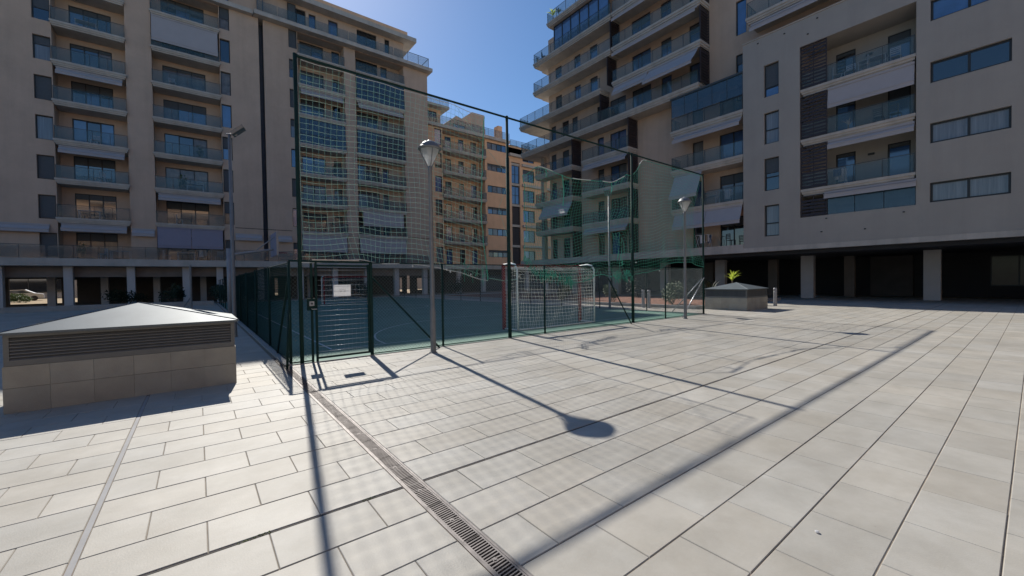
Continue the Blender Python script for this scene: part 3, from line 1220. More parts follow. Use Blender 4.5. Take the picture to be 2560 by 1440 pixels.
b.box(-12.86, UE, -.05, .5, 18.055, 18.12)
b.build('coping', 'slab_concrete', WB)
dh = []
for z in (3.95, 7.2, 10.4, 13.6):
    dh += [(-8.0, -7.0, z + .03, z + 2.25), (-5.5, -4.5, z + .03, z + 2.25)]
wall(WB, -9.4, -4.03, 3.66, 16.35, 1.95, 2.2, holes=dh, m='render_cream')
for i, d in enumerate(dh):
    window(WB, *d, 2.0, n=1, shut=random.choice([.1, .25, .3]), glass='glass_sky' if i % 2 or i < 5 else 'glass_dark')
for k, z in enumerate((7.2, 10.4, 13.6)):
    balcony(WB, -9.38, -4.05, .02, 1.94, z, th=.42)
    louvre_screen(WB, -9.38, -8.0, .06, z + .01, z + 2.74, step=.215, indiv=True)
louvre_screen(WB, -9.38, -8.0, .06, 5.42, 6.77, step=.215, indiv=True)
for i in range(3):
    inst('glazing_panel', ('b0',), lambda b: b.box(.02, 1.3, 0, .02, 5.42, 6.75), 'glazing', WB, (-7.98 + 1.31 * i, .12, 0))
awning(WB, -7.95, -4.08, .10, 13.08, .0, 12.2)
awning(WB, -7.95, -4.08, .12, 9.86, -.05, 9.68)
awning(WB, -8.1, -3.98, .02, 6.72, -.16, 6.66)
# wall mounted weep spouts and wall lamps
for (u, z) in ((-8.05, 5.15), (-4.55, 5.05), (-8.3, 4.35), (-6.2, 4.3), (-11.9, 17.7), (-10.3, 17.6), (-8.5, 17.7), (-9, 16.95)):
    inst('drain_spout', ('s',), lambda b: b.box(0, .09, -.05, .02, 0, .06), 'window_frame', WB, (u, 0, z))
for (u, z) in ((-6.5, 16.0), (-6.4, 9.3)):
    inst('wall_lamp', ('wl',), lambda b: b.box(0, .3, -.08, .0, 0, .12), 'window_frame', WB, (u, 1.94, z - .9 if z > 12 else z - .3))
# undercroft
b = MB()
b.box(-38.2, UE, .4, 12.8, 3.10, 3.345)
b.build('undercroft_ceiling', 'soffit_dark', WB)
for (u, wd, d) in ((-22.3, .85, 4.4), (-17.0, .8, 4.4), (-10.7, .78, 4.4), (-4.3, .75, 4.7), (2.5, .8, 4.5), (-28, .8, 4.4), (-34, .8, 4.4), (9.5, .8, 4.4)):
    inst('column', ('r', wd), lambda b: b.box(0, wd, 0, .45, 0, 3.10), 'column_pale', WB, (u, d, 0))
for (u, wd, d) in ((-9.05, .62, 8.3), (-14.2, .7, 8.0), (-20.0, .8, 8.5)):
    inst('column', ('r2', wd), lambda b: b.box(0, wd, 0, .45, 0, 3.10), 'wall_brownish', WB, (u, d, 0))
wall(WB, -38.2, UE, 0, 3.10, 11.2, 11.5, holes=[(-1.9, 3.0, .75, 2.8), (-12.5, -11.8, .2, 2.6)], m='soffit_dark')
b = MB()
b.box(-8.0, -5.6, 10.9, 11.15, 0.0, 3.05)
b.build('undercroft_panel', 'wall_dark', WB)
window(WB, -1.9, 3.0, .75, 2.8, 11.25, n=4, glass='glass_shop')

# ------------------------------------------------------------------ planter bed with kerb, right of the court
b = MB()
b.box(20.22, 31.0, 10.75, 40.0, -0.05, 0.10)
bed = structure(b.build('planting_bed', 'red_gravel'))
b = MB()
y = 10.6
i = 0
KB = thing('kerb', 'grey stone kerb edging the red gravel bed beyond the court', 'kerb')
while y < 39.5:
    inst('kerb_stone', ('k',), lambda b: b.tile(0, .14, .004, .996, -.05, .17, .012), 'kerb_stone', KB, (20.08, y, 0))
    y += 1.0
x = 20.22
while x < 30.5:
    inst('kerb_stone', ('k2',), lambda b: b.tile(.004, .996, 0, .14, -.05, .17, .012), 'kerb_stone', KB, (x + .002, 10.60, 0))
    x += 1.0
b = MB()
for k in range(900):
    px, py = random.uniform(20.3, 26), 10.8 + random.random() ** 1.5 * 25
    q = random.uniform(.015, .04)
    a = random.uniform(0, 3)
    vs = [(px + q * math.cos(a + j * 2.1), py + q * math.sin(a + j * 2.1), .098) for j in range(3)] + [(px, py, .1 + q * .7)]
    b.add(vs, [(0, 1, 3), (1, 2, 3), (2, 0, 3)])
tag(b.build('gravel_stones', 'red_gravel'), 'loose reddish gravel strewn over the planting bed', 'gravel', kind='stuff')


# ================================================================== FENCE
def tubep(b, p, q, r, n=8):
    b.tube([p, q], r, n)


FE = thing('court_fence', 'tall dark green steel fence with chain link mesh round the sports court', 'fence', (0, 0, 0))
FY, FX, TOP = 9.0, 1.42, 6.12
# tall posts
for (x, y, r) in ((1.62, FY, .038), (6.87, FY, .04), (12.53, FY, .04), (17.66, FY, .04)):
    inst('post', ('tall', r), lambda b: b.tube([(0, 0, 0), (0, 0, TOP + .04)], r, 10), 'fence_green', FE, (x, y, 0), True)
for (x, y) in ((6.87, FY), (12.53, FY)):
    inst('post', ('sleeve',), lambda b: b.tube([(0, 0, .0), (0, 0, 5.0)], .052, 10), 'fence_green', FE, (x, y, 0), True)
for x in (1.42, 4.78, 8.19, 14.65):
    inst('post', ('low',), lambda b: b.tube([(0, 0, 0), (0, 0, 2.05)], .027, 8), 'fence_green', FE, (x, FY, 0), True)
for y in [11.9, 14.9, 17.9, 20.9, 24, 27, 30, 33, 36, 39, 42]:
    inst('post', ('low',), lambda b: b.tube([(0, 0, 0), (0, 0, 2.05)], .027, 8), 'fence_green', FE, (FX, y, 0), True)
    inst('post', ('low',), lambda b: b.tube([(0, 0, 0), (0, 0, 2.05)], .027, 8), 'fence_green', FE, (17.70, y, 0), True)
b = MB()
b.tube([(1.62, FY, TOP), (17.66, FY, TOP)], .027, 8)
b.build('top_rail', 'fence_green', FE)
b = MB()
b.tube([(1.42, FY, 2.06), (1.80, FY, 2.06)], .02, 6)
b.tube([(3.05, FY, 2.04), (17.7, FY, 2.02)], .014, 6)
b.tube([(1.42, FY, .04), (1.8, FY, .04)], .014, 6)
b.tube([(3.05, FY, .035), (17.7, FY, .035)], .012, 6)
b.tube([(1.42, FY, 2.02), (1.42, 43, 2.02)], .014, 6)
b.tube([(17.7, FY, 2.02), (17.7, 43, 2.02)], .014, 6)
b.tube([(1.42, FY, .05), (1.42, 43, .05)], .014, 6)
b.build('mesh_rail', 'fence_green', FE)
for p, q in (((3.05, FY - .03, 1.72), (4.62, FY - .12, .0)), ((11.1, FY - .03, 1.65), (12.18, FY - .18, 0)),
             ((17.66, FY - .04, 1.62), (15.55, FY - .2, 0)), ((17.70, FY + .05, 1.6), (17.8, 10.6, 0)),
             ((1.42, FY + .05, 1.75), (1.40, 10.6, 0)),
             ((1.40, FY - .02, 1.1), (1.3, FY - .35, 0))):
    b = MB()
    b.tube([p, q], .022, 7)
    b.build('brace', 'galvanised' if p[0] > 17 else 'fence_green', FE, smooth=True)


def chain_link(name, length, height, origin, ax, pitch=0.078, r=0.0021, m='wire_green'):
    """diagonal wires, woven forward and back, as straight thin prisms"""
    b = MB()
    n = int((length + height) / pitch)
    for s in (1, -1):
        for k in range(n):
            a = -height + k * pitch if s > 0 else k * pitch
            # from (a,0) to (a+s*height,height)
            x0, z0, x1, z1 = a, 0.0, a + s * height, height
            if s > 0:
                if x0 < 0:
                    z0 += -x0
                    x0 = 0
                if x1 > length:
                    z1 -= x1 - length
                    x1 = length
            else:
                if x0 > length:
                    z0 += x0 - length
                    x0 = length
                if x1 < 0:
                    z1 -= -x1
                    x1 = 0
            if z1 - z0 < .05:
                continue
            dd = .002 * s
            if ax == 'x':
                p, q = (x0, dd, z0 + .03), (x1, dd, z1 + .03)
            else:
                p, q = (dd, x0, z0 + .03), (dd, x1, z1 + .03)
            b.tube([p, q], r, 4, cap=False)
    o = b.build(name, m, FE, origin)
    stuff(o)


chain_link('chain_link', 14.65, 1.98, (3.05, FY + .03, 0), 'x')
chain_link('chain_link', .36, 1.98, (1.43, FY + .03, 0), 'x')
chain_link('chain_link', 22.0, 1.98, (FX + .03, 9.05, 0), 'y', r=.0024, m='fence_green')
chain_link('chain_link', 18.0, 1.98, (17.73, 9.05, 0), 'y')

# ------------------------------------------------------------------ gate
GT = thing('metal_gate', 'narrow dark green gate with thin horizontal bars and a white notice', 'gate', (1.82, FY, 0))
b = MB()
GW = 1.20
for x in (0.0, .085):
    b.box(x - .02, x + .02, -.02, .02, 0, 2.03)
b.box(GW - .075, GW - .035, -.02, .02, .06, 2.0)
b.box(GW - .028, GW + .03, -.03, .03, 0, 2.03)
b.box(-.02, GW + .02, -.021, .021, 2.031, 2.07)
b.box(.105, GW - .08, -.019, .019, .06, .10)
b.box(.105, GW - .08, -.019, .019, 1.95, 1.99)
b.build('gate_frame', 'fence_green', GT)
z = .20
while z < 1.94:
    inst('bar', ('gb',), lambda b: b.tube([(.10, 0, 0), (GW - .07, 0, 0)], .0042, 6), 'galvanised', GT, (0, 0, z), True)
    z += .105
b = MB()
for i in range(1, 12):
    x = .10 + (GW - .17) * i / 12
    b.tube([(x, .004, .09), (x, .004, 1.96)], .0013, 4, False)
b.build('wire_infill', 'wire_green', GT)
b = MB()
b.box(-.085, .075, -.05, .03, 1.06, 1.30)
b.build('lock_box', 'fence_green', GT)
b = MB()
b.box(-.055, .035, -.062, -.051, 1.155, 1.245)
lk = b.build('lock_plate', 'sign_white', GT)
b = MB()
b.box(-.033, .013, -.066, -.0625, 1.18, 1.22)
b.build('lock_mark', 'sign_ink', lk)
b = MB()
b.tube([(-.02, -.06, 1.10), (-.02, -.13, 1.09), (.07, -.13, 1.09)], .008, 6)
b.build('handle', 'galvanised', GT)
b = MB()
b.box(.02, .95, -.028, .0, 2.075, 2.10)
b.build('head_bar', 'galvanised', GT)

SG = thing('notice_sign', 'small white rectangular notice with faint printed lines fixed to the gate bars', 'sign', (2.235, FY - .035, 1.325))
b = MB()
b.box(0, .345, 0, .006, 0, .245)
b.build('sign_plate', 'sign_white', SG)
b = MB()
for (x0, x1, z) in ((.115, .245, .150), (.12, .17, .118), (.20, .245, .118), (.125, .165, .098), (.2, .235, .096)):
    b.box(x0, x1, -.0025, -.0005, z - .0022, z + .0022)
b.build('printed_line', 'sign_ink', SG)


# ------------------------------------------------------------------ ball nets
def ball_net(name, label, us, topf, botf, nz, depthf, m, r=.0033, skewf=None):
    root = thing(name, label, 'net', (0, 0, 0), group='ball stop nets over the court fence')
    nu = len(us)
    P = []
    for i, u in enumerate(us):
        zt, zb = topf(u), botf(u)
        row = []
        for j in range(nz + 1):
            t = j / nz
            z = zt + (zb - zt) * t
            du, dy, dz = depthf(u, t)
            row.append(Vector((u + du, FY + dy, z + dz)))
        P.append(row)
    b = MB()
    for i in range(nu):
        b.tube(P[i], r, 3, False)
    for j in range(nz + 1):
        b.tube([P[i][j] for i in range(nu)], r, 3, False)
    o = b.build('netting', m, root)
    stuff(o)
    return root, P


def interp(pts, x):
    if x <= pts[0][0]:
        return pts[0][1]
    for (a, va), (c, vc) in zip(pts, pts[1:]):
        if x <= c:
            t = (x - a) / (c - a)
            t = t * t * (3 - 2 * t)
            return va + (vc - va) * t
    return pts[-1][1]


us = [1.72 + .122 * i for i in range(37)]
top1 = lambda u: interp([(1.7, 6.07), (5.0, 6.05), (6.2, 5.95)], u)
bot1 = lambda u: interp([(1.7, 2.06), (3.0, 2.08), (4.5, 1.97), (6.2, 1.64)], u)


def dep1(u, t):
    e = max(0, t - .86) / .14
    s = (u - 1.7) / 4.5
    return (.10 * math.sin(t * 9 + u * 2) * s * .3 + .22 * e * math.sin(u * 3.1) * .5 - .12 * s * math.sin(math.pi * t),
            .28 * math.sin(math.pi * t) * (.4 + .6 * math.sin(u * .9)) + .02 * math.sin(u * 7 + t * 11),
            .035 * math.sin(u * 4.3 + t * 3) * t + .12 * math.sin(math.pi * s) * math.sin(math.pi * t) * .4)


net1, P1 = ball_net('ball_net', 'pale square mesh net hanging above the gate', us, top1, bot1, 34, dep1, 'net_pale')
b = MB()
b.tube([p[0] for p in P1], .007, 5)
b.tube([p[-1] for p in P1], .008, 5)
b.build('edge_rope', 'rope_white', net1)
b = MB()
b.tube([p + Vector((random.uniform(-.02, .02), 0, 0)) for p in P1[-1]], .012, 5)
for k in range(26):
    p = P1[-1 - random.randrange(6)][-1 - random.randrange(4)]
    b.tube([p, p + Vector((random.uniform(-.08, .08), random.uniform(-.03, .03), -random.uniform(.05, .22)))], .006, 4)
b.build('frayed_edge', 'net_rope', net1)

us = [7.42 + .118 * i for i in range(87)]
top2 = lambda u: interp([(7.4, 4.6), (8.0, 4.95), (9.4, 4.80), (11.2, 4.92), (12.5, 5.35), (13.3, 6.03), (17.7, 6.06)], u)
bot2 = lambda u: interp([(7.4, 2.25), (8.0, 1.75), (9.5, 1.55), (11.0, 1.72), (12.3, 1.68), (14.0, 1.95), (15.7, 2.3), (17.6, 2.12)], u)


def dep2(u, t):
    f = math.exp(-((u - 11.9) / 1.0) ** 2)
    e = math.exp(-((u - 7.4) / .6) ** 2)
    return (-.25 * f * math.sin(math.pi * t) + .30 * e * math.sin(math.pi * t) + .03 * math.sin(u * 5 + t * 14),
            .45 * math.sin(math.pi * min(1, t * 1.05)) * (.5 + .5 * math.sin(u * .8 + .5)) + .10 * f * math.sin(t * 16) + .05 * math.sin(u * 6) * t,
            .05 * math.sin(u * 3.1) * t + .10 * math.sin(u * 1.3) * math.sin(math.pi * t) + .04 * f * math.sin(u * 14))


net2, P2 = ball_net('ball_net', 'torn darker green net sagging above and right of the red and white goal', us, top2, bot2, 34, dep2, 'net_green', r=.0030)
b = MB()
b.tube([p[0] for p in P2], .010, 5)
b.tube([p[-1] for p in P2], .009, 5)
b.tube([p + Vector((random.uniform(-.03, .03), 0, 0)) for p in P2[0]], .010, 5)
b.build('edge_rope', 'net_rope', net2)
b = MB()
for k in range(300):
    i = random.choice([random.randrange(0, 46), random.randrange(36, 43), random.randrange(0, 18), random.randrange(0, 18)])
    p = P2[i][-1 - random.randrange(3)]
    q = p + Vector((random.uniform(-.10, .10), random.uniform(-.03, .03), -random.uniform(.03, .24)))
    b.tube([p, (p + q) / 2 + Vector((random.uniform(-.04, .04), 0, 0)), q], .006, 4)
for (u0, z0, z1) in ((9.0, 4.86, 3.9), (8.3, 4.9, 4.7), (11.35, 4.98, 4.6)):
    b.tube([(u0, FY, z0), (u0 + .06, FY, (z0 + z1) / 2), (u0 + .02, FY, z1)], .016, 5)
f0 = 39
for k in range(34):
    p = P2[f0 + random.randrange(-1, 2)][random.randrange(18, 34)]
    b.tube([p, p + Vector((random.uniform(-.05, .05), -.02, -.22))], .007, 4)
b.build('frayed_edge', 'net_rope', net2)
b = MB()
for (u0, u1) in ((8.0, 8.6), (9.45, 10.3), (10.9, 12.1), (13.0, 13.45)):
    n = 8
    b.tube([(u0 + (u1 - u0) * i / n, FY - .01, top2(u0 + (u1 - u0) * i / n) + .012) for i in range(n + 1)], .014, 5)
for (x, z) in ((7.2, 1.72), (7.15, 1.6), (4.9, 1.9), (5.0, 1.85), (4.0, 1.98), (5.6, 1.78), (12.7, 2.2), (14.2, 1.9)):
    b.lathe([(0, z - .03), (.018, z - .015), (.018, z + .015), (0, z + .03)], x, FY - .03, 6)
b.build('white_tie', 'rope_white', net2)
b = MB()    # loose strands between the two nets
b.tube([(5.2, FY, 6.1), (6.0, FY, 5.3), (6.9, FY, 4.5)], .004, 4)
b.tube([(6.87, FY, 4.3), (6.55, FY, 3.6), (6.9, FY, 2.6), (7.1, FY, 1.8)], .004, 4)
b.tube([(6.2, FY, 1.68), (6.7, FY, 1.60), (7.2, FY, 1.64)], .006, 4)
b.build('loose_strand', 'net_pale', net2)


# ------------------------------------------------------------------ goals
def make_goal(label, loc, rz, W=3.62, Hg=2.14, D=.72):
    g = thing('football_goal', label, 'goal', loc, rz, 'goals on the sports court')
    s = .045
    for x in (0, W):
        o = inst('post', ('gp',), lambda b: b.box(-s, s, -s, s, 0, Hg - .09), 'goal_red', g, (x, 0, 0))
    b = MB()
    b.box(-s, W + s, -s, s, Hg - .089, Hg)
    b.build('crossbar', 'goal_red', g)
    for x in (0, W):
        def fr(b):
            b.tube([(0, 0, Hg - .02), (0, -D * .55, Hg + .01), (0, -D * .85, Hg - .03), (0, -D, Hg - .18), (0, -D, .03)], .030, 8)
            b.tube([(0, 0, .03), (0, -D, .03)], .021, 8)
        inst('net_support', ('fr', W), fr, 'goal_white', g, (x, 0, 0), True)
    b = MB()
    b.tube([(0, -D, .03), (W, -D, .03)], .021, 8)
    b.build('ground_bar', 'goal_white', g, smooth=True)
    # net: top, back and two sides
    b = MB()
    r = .0035
    st = .115
    prof = [(-.02, Hg - .04), (-D * .3, Hg - .10), (-D * .6, Hg - .16), (-D * .85, Hg - .24)]
    z = Hg - .34
    while z > .04:
        prof.append((-D + .02 - .07 * math.sin(math.pi * (z / Hg)), z))
        z -= st
    prof.append((-D, .03))

    def sag(x, k):
        e = x / W
        return -.12 * math.sin(math.pi * e) * (1 if k < 6 else .5) * (k / 6 if k < 6 else 1)
    nx = int(W / st)
    grid = []
    for i in range(nx + 1):
        x = W * i / nx
        grid.append([(x + .02 * math.sin(k * 1.3 + i), y + .04 * math.sin(i * .9 + k * .4), z_ + sag(x, k)) for k, (y, z_) in enumerate(prof)])
    for row in grid:
        b.tube(row, r, 3, False)
    for k in range(len(prof)):
        b.tube([grid[i][k] for i in range(nx + 1)], r, 3, False)
    for x in (0.01, W - .01):
        z = .05
        while z < Hg - .12:
            b.tube([(x, 0, z), (x + .04 * math.sin(z * 9), -D / 2, z - .04), (x, -D, z)], r, 3, False)
            z += st
        y = 0
        while y > -D:
            b.tube([(x, y, .03), (x + .03, y - .01, 1.0), (x, y, Hg - .10)], r, 3, False)
            y -= st
    stuff(b.build('goal_netting', 'goal_net', g))
    return g


g1 = make_goal('red and white goal just behind the fence, seen from the back with its net', (7.95, 10.72, 0.006), 0)
g2 = dup(g1, (11.3, 33.6, .006), R(180), 'distant goal at the far end of the court seen through the gate bars')
b = MB()
ob = thing('shadow_pad', 'ochre pad tied behind the far goal net', 'pad', (21.5, 30.2, 0)) if False else None

# ------------------------------------------------------------------ lamps
def make_lamp(label, loc):
    t = thing('street_lamp', label, 'street lamp', loc, 0, 'conical street lamps beside the fence')
    b = MB()
    b.lathe([(.062, 0), (.062, .95), (.055, 1.0), (.050, 1.02), (.040, 4.10), (.046, 4.12), (.046, 4.2), (.02, 4.22)], n=16)
    b.build('pole', 'pole_grey', t, smooth=True)
    b = MB()
    b.lathe([(.09, 0), (.09, .015), (.062, .02)], n=16)
    b.build('base_plate', 'pole_grey', t)
    b = MB()
    b.lathe([(.035, 4.2), (.085, 4.30), (.215, 4.565)], n=8)
    b.build('lamp_cone', 'lamp_glass', t)
    b = MB()
    b.lathe([(.0, 4.225), (.040, 4.235), (.062, 4.30), (.075, 4.34), (.0, 4.36), (.02, 4.40), (.03, 4.44), (.07, 4.50), (.08, 4.56)], n=8)
    b.build('reflector', 'lamp_inner', t, smooth=True)
    b = MB()
    b.lathe([(.0, 4.56), (.215, 4.565), (.262, 4.575), (.268, 4.60), (.225, 4.615), (.215, 4.66), (.15, 4.725), (.06, 4.76), (.03, 4.79), (0, 4.80)], n=28)
    b.build('lamp_cap', 'pole_grey', t, smooth=True)
    for k in range(3):
        a = R(20 + 120 * k)
        c, s = math.cos(a), math.sin(a)
        b = MB()
        b.tube([(.045 * c, .045 * s, 4.17), (.10 * c, .10 * s, 4.28), (.235 * c, .235 * s, 4.585)], .011, 6)
        b.build('strut', 'pole_grey', t)
    return t


lamp = make_lamp('nearer conical lamp on a grey pole right of the gate', (4.19, 8.36, 0))
dup(lamp, (15.15, 8.45, 0), R(40), 'farther conical lamp beside the right end of the court fence')


def make_flood(label, loc, rz):
    t = thing('floodlight_mast', label, 'floodlight', loc, rz, 'floodlight masts outside the court fence')
    b = MB()
    b.lathe([(.075, 0), (.06, .3), (.043, 6.2), (0, 6.21)], n=12)
    b.build('pole', 'pole_grey', t, smooth=True)
    b = MB()
    b.tube([(-.08, 0, 6.2), (.2, 0, 6.2)], .03, 8)
    b.build('arm', 'pole_light', t)
    b = MB()
    b.add([(.05, -.18, 6.24), (.36, -.18, 6.50), (.36, .18, 6.50), (.05, .18, 6.24),
           (.10, -.16, 6.16), (.41, -.16, 6.42), (.41, .16, 6.42), (.10, .16, 6.16)],
          [(0, 1, 2, 3), (7, 6, 5, 4), (0, 4, 5, 1), (1, 5, 6, 2), (2, 6, 7, 3), (3, 7, 4, 0)])
    hd = b.build('lamp_head', 'pole_grey', t)
    b = MB()
    b.add([(.12, -.13, 6.165), (.40, -.13, 6.40), (.40, .13, 6.40), (.12, .13, 6.165)], [(3, 2, 1, 0)])
    b.build('lamp_lens', 'glass_curtain', hd)
    return t


fl = make_flood('tall pale floodlight mast behind the left grey vent box', (0.868, 15.1, 0), R(-15))
dup(fl, (17.95, 14.4, 0), R(200), 'tall floodlight mast past the right side of the court, seen through the green net')

# ------------------------------------------------------------------ basketball hoop
HP = thing('basketball_hoop', 'basketball hoop with pale post and cantilever arm behind the left vent box', 'basketball hoop', (1.045, 20.6, 0))
b = MB()
b.tube([(0, 0, 0), (0, 0, 3.12)], .085, 12)
b.build('post', 'pole_light', HP, smooth=True)
b = MB()
b.tube([(0.05, 0, 2.86), (1.62, 0, 3.14)], .05, 8)
b.tube([(.9, -.0, 3.0), (1.62, -.35, 3.65)], .02, 6)
b.tube([(.9, 0, 3.0), (1.62, .35, 3.65)], .02, 6)
b.build('arm', 'pole_light', HP)
b = MB()
b.box(1.64, 1.68, -.9, .9, 2.85, 3.85)
bd = b.build('backboard', 'awning_lilac', HP)
b = MB()
b.box(1.62, 1.70, -.94, -.9, 2.83, 3.87)
b.box(1.62, 1.70, .9, .94, 2.83, 3.87)
b.build('board_frame', 'pole_light', bd)
b = MB()
ring = [(1.95 + .22 * math.cos(2 * math.pi * i / 20), .22 * math.sin(2 * math.pi * i / 20), 3.0) for i in range(21)]
b.tube(ring, .012, 6)
b.build('hoop_ring', 'goal_red', HP)
b = MB()
b.tube([(-.9, 6, 0), (-.9, 6, 2.7)], .05, 8)
b.tube([(-.9, 6, 1.0), (-1.5, 6, 0)], .03, 8)
HP2 = thing('basketball_stand', 'dark slanted stand on the paving far behind the left vent box', 'stand', (.6, 22.0, 0))
b.build('post', 'pole_grey', HP2)


# ------------------------------------------------------------------ vent boxes
def make_vent(label, loc, rz, x0, x1, y0, y1, cols):
    t = thing('ventilation_box', label, 'vent', loc, rz, 'pyramid roofed ventilation boxes')
    W, D = x1 - x0, y1 - y0
    b = MB()
    b.box(x0 + .02, x1 - .02, y0 + .02, y1 - .02, 0, .60)
    b.build('base_core', 'stone_cladding', t)
    # cladding slabs: two courses per side
    zc = [(0.0, .318), (.322, .60)]

    def clad(L, put_fn):
        n = cols if L > 2 else max(2, round(cols * L / 2.45))
        for r_, (za, zb) in enumerate(zc):
            for i in range(n):
                a, c = L * i / n, L * (i + 1) / n
                put_fn(a + .0012, c - .0012, za, zb)

    def front(a, c, za, zb):
        q = MB()
        q.cur = rnd_tint()
        e = random.uniform(0, .0015)
        q.box(x0 + a, x0 + c, y0 - e, y0 + .02, za, zb)
        q.build('cladding_slab', 'stone_cladding', t)

    def back(a, c, za, zb):
        q = MB()
        q.cur = rnd_tint()
        q.box(x0 + a, x0 + c, y1 - .02, y1, za, zb)
        q.build('cladding_slab', 'stone_cladding', t)

    def left(a, c, za, zb):
        q = MB()
        q.cur = rnd_tint()
        q.box(x0, x0 + .02, y0 + .02 + a * (D - .04) / D, y0 + .02 + c * (D - .04) / D, za, zb)
        q.build('cladding_slab', 'stone_cladding', t)

    def right(a, c, za, zb):
        q = MB()
        q.cur = rnd_tint()
        q.box(x1 - .02, x1, y0 + .02 + a * (D - .04) / D, y0 + .02 + c * (D - .04) / D, za, zb)
        q.build('cladding_slab', 'stone_cladding', t)
    clad(W, front)
    clad(W, back)
    clad(D, left)
    clad(D, right)
    # louvre band
    b = MB()
    e = .012
    za, zb = .602, 1.02
    xa, xb, ya, yb = x0 + e, x1 - e, y0 + e, y1 - e
    b.box(xa, xb, ya, yb, za, za + .07)
    b.box(xa, xb, ya, yb, zb - .05, zb)
    for (cx, cy) in ((xa, ya), (xb - .05, ya), (xa, yb - .05), (xb - .05, yb - .05)):
        b.box(cx, cx + .05, cy, cy + .05, za + .07, zb - .05)
    b.build('louvre_frame', 'vent_louvre', t)
    b = MB()
    b.box(xa + .06, xb - .06, ya + .06, yb - .06, za + .07, zb - .05)
    b.build('inner_duct', 'vent_dark', t)
    n = 7
    for k in range(n):
        z = za + .074 + (zb - za - .125) * k / n

        def bl(b):
            h2 = .040
            for (p, q, nx, ny) in (((xa + .05, ya), (xb - .05, ya), 0, 1), ((xb - .05, yb), (xa + .05, yb), 0, -1),
                                   ((xa, yb - .05), (xa, ya + .05), 1, 0), ((xb, ya + .05), (xb, yb - .05), -1, 0)):
                i_ = .042
                b.add([(p[0] + nx * .004, p[1] + ny * .004, 0), (q[0] + nx * .004, q[1] + ny * .004, 0),
                       (q[0] + nx * i_, q[1] + ny * i_, h2), (p[0] + nx * i_, p[1] + ny * i_, h2),
                       (p[0] + nx * .004, p[1] + ny * .004, -.010), (q[0] + nx * .004, q[1] + ny * .004, -.010)],
                      [(0, 1, 2, 3), (4, 5, 1, 0)])
        inst('louvre_blade', ('bl', x0, x1, y0, y1), bl, 'vent_louvre', t, (0, 0, z))
    # roof
    b = MB()
    o_ = .045
    zr, za2 = 1.035, 1.345
    A = [(x0 - o_, y0 - o_), (x1 + o_, y0 - o_), (x1 + o_, y1 + o_), (x0 - o_, y1 + o_)]
    cx, cy = (x0 + x1) / 2, (y0 + y1) / 2
    vs = [(x, y, zr - .028) for x, y in A] + [(x, y, zr) for x, y in A] + [(cx, cy, za2)]
    b.add(vs, [(3, 2, 1, 0), (0, 1, 5, 4), (1, 2, 6, 5), (2, 3, 7, 6), (3, 0, 4, 7), (4, 5, 8), (5, 6, 8), (6, 7, 8), (7, 4, 8)])
    rf = b.build('roof_cap', 'vent_roof', t)
    b = MB()
    for k in range(4):
        x, y = A[k]
        e1, e2 = Vector((cx, cy, za2 + .002)), Vector((x, y, zr + .002))
        b.tube([e1, e2], .006, 4)
    b.build('roof_seam', 'vent_roof', rf)
    return t


make_vent('big near vent box with stone base and shallow metal roof at the left edge', (0, 0, 0), 0,
          -1.985, .468, 8.0, 9.62, 6)
make_vent('farther low vent box with grey louvres and pyramid roof right of the fence end', (0, 0, 0), 0,
          20.5, 22.9, 8.36, 10.38, 5)


# ------------------------------------------------------------------ bollards
def make_bollard(label, loc):
    t = thing('bollard', label, 'bollard', loc, 0, 'round metal bollards along the bed')
    b = MB()
    b.lathe([(.085, 0), (.085, .78), (.078, .79), (.078, .86), (.088, .87), (.088, .96), (.07, .985), (0, .99)], n=16)
    b.build('bollard_post', 'pole_light', t, smooth=False)
    b = MB()
    b.lathe([(.11, 0), (.11, .015), (.085, .016)], n=16)
    b.build('base_plate', 'galvanised', t)
    return t


bo = make_bollard('pale bollard just right of the farther vent box', (25.0, 8.75, 0))
dup(bo, (19.4, 12.9, 0), 0, 'bollard between the two green shrubs, seen through the fence')
dup(bo, (19.6, 13.4, 0), 0, 'second bollard close behind the one between the shrubs')


# ------------------------------------------------------------------ vegetation
def shrub(name, label, cat, loc, rx, ry, rz_, n, m, leaf=.06, group=None, stems=7):
    t = thing(name, label, cat, loc, random.uniform(0, 6), group)
    b = MB()
    lobes = []
    for k in range(9):
        a = random.uniform(0, 6.28)
        q = random.uniform(.2, .75)
        lobes.append((Vector((rx * q * math.cos(a), ry * q * math.sin(a), rz_ * random.uniform(.35, .85))), random.uniform(.25, .5)))
    for k in range(n):
        c, s = random.choice(lobes)
        v = Vector((random.gauss(0, 1), random.gauss(0, 1), random.gauss(0, 1))).normalized() * random.uniform(.5, 1.0)
        p = c + Vector((v.x * rx * s, v.y * ry * s, v.z * rz_ * s))
        if p.z < .03:
            continue
        d = Vector((random.gauss(0, 1), random.gauss(0, 1), random.gauss(.6, .7))).normalized()
        e = d.orthogonal().normalized()
        L = leaf * random.uniform(.7, 1.6)
        b.add([p - e * L * .3, p + d * L * .5 - e * L * .0 + e * L * .32, p + d * L, p + d * L * .45 - e * L * .32], [(0, 1, 2, 3)])
    stuff(b.build('foliage', m, t))
    b = MB()
    for k in range(stems):
        c, s = random.choice(lobes)
        b.tube([(0, 0, 0), c * .6, c], [.018, .012, .005], 5)
    b.build('stem', 'bark', t)
    return t


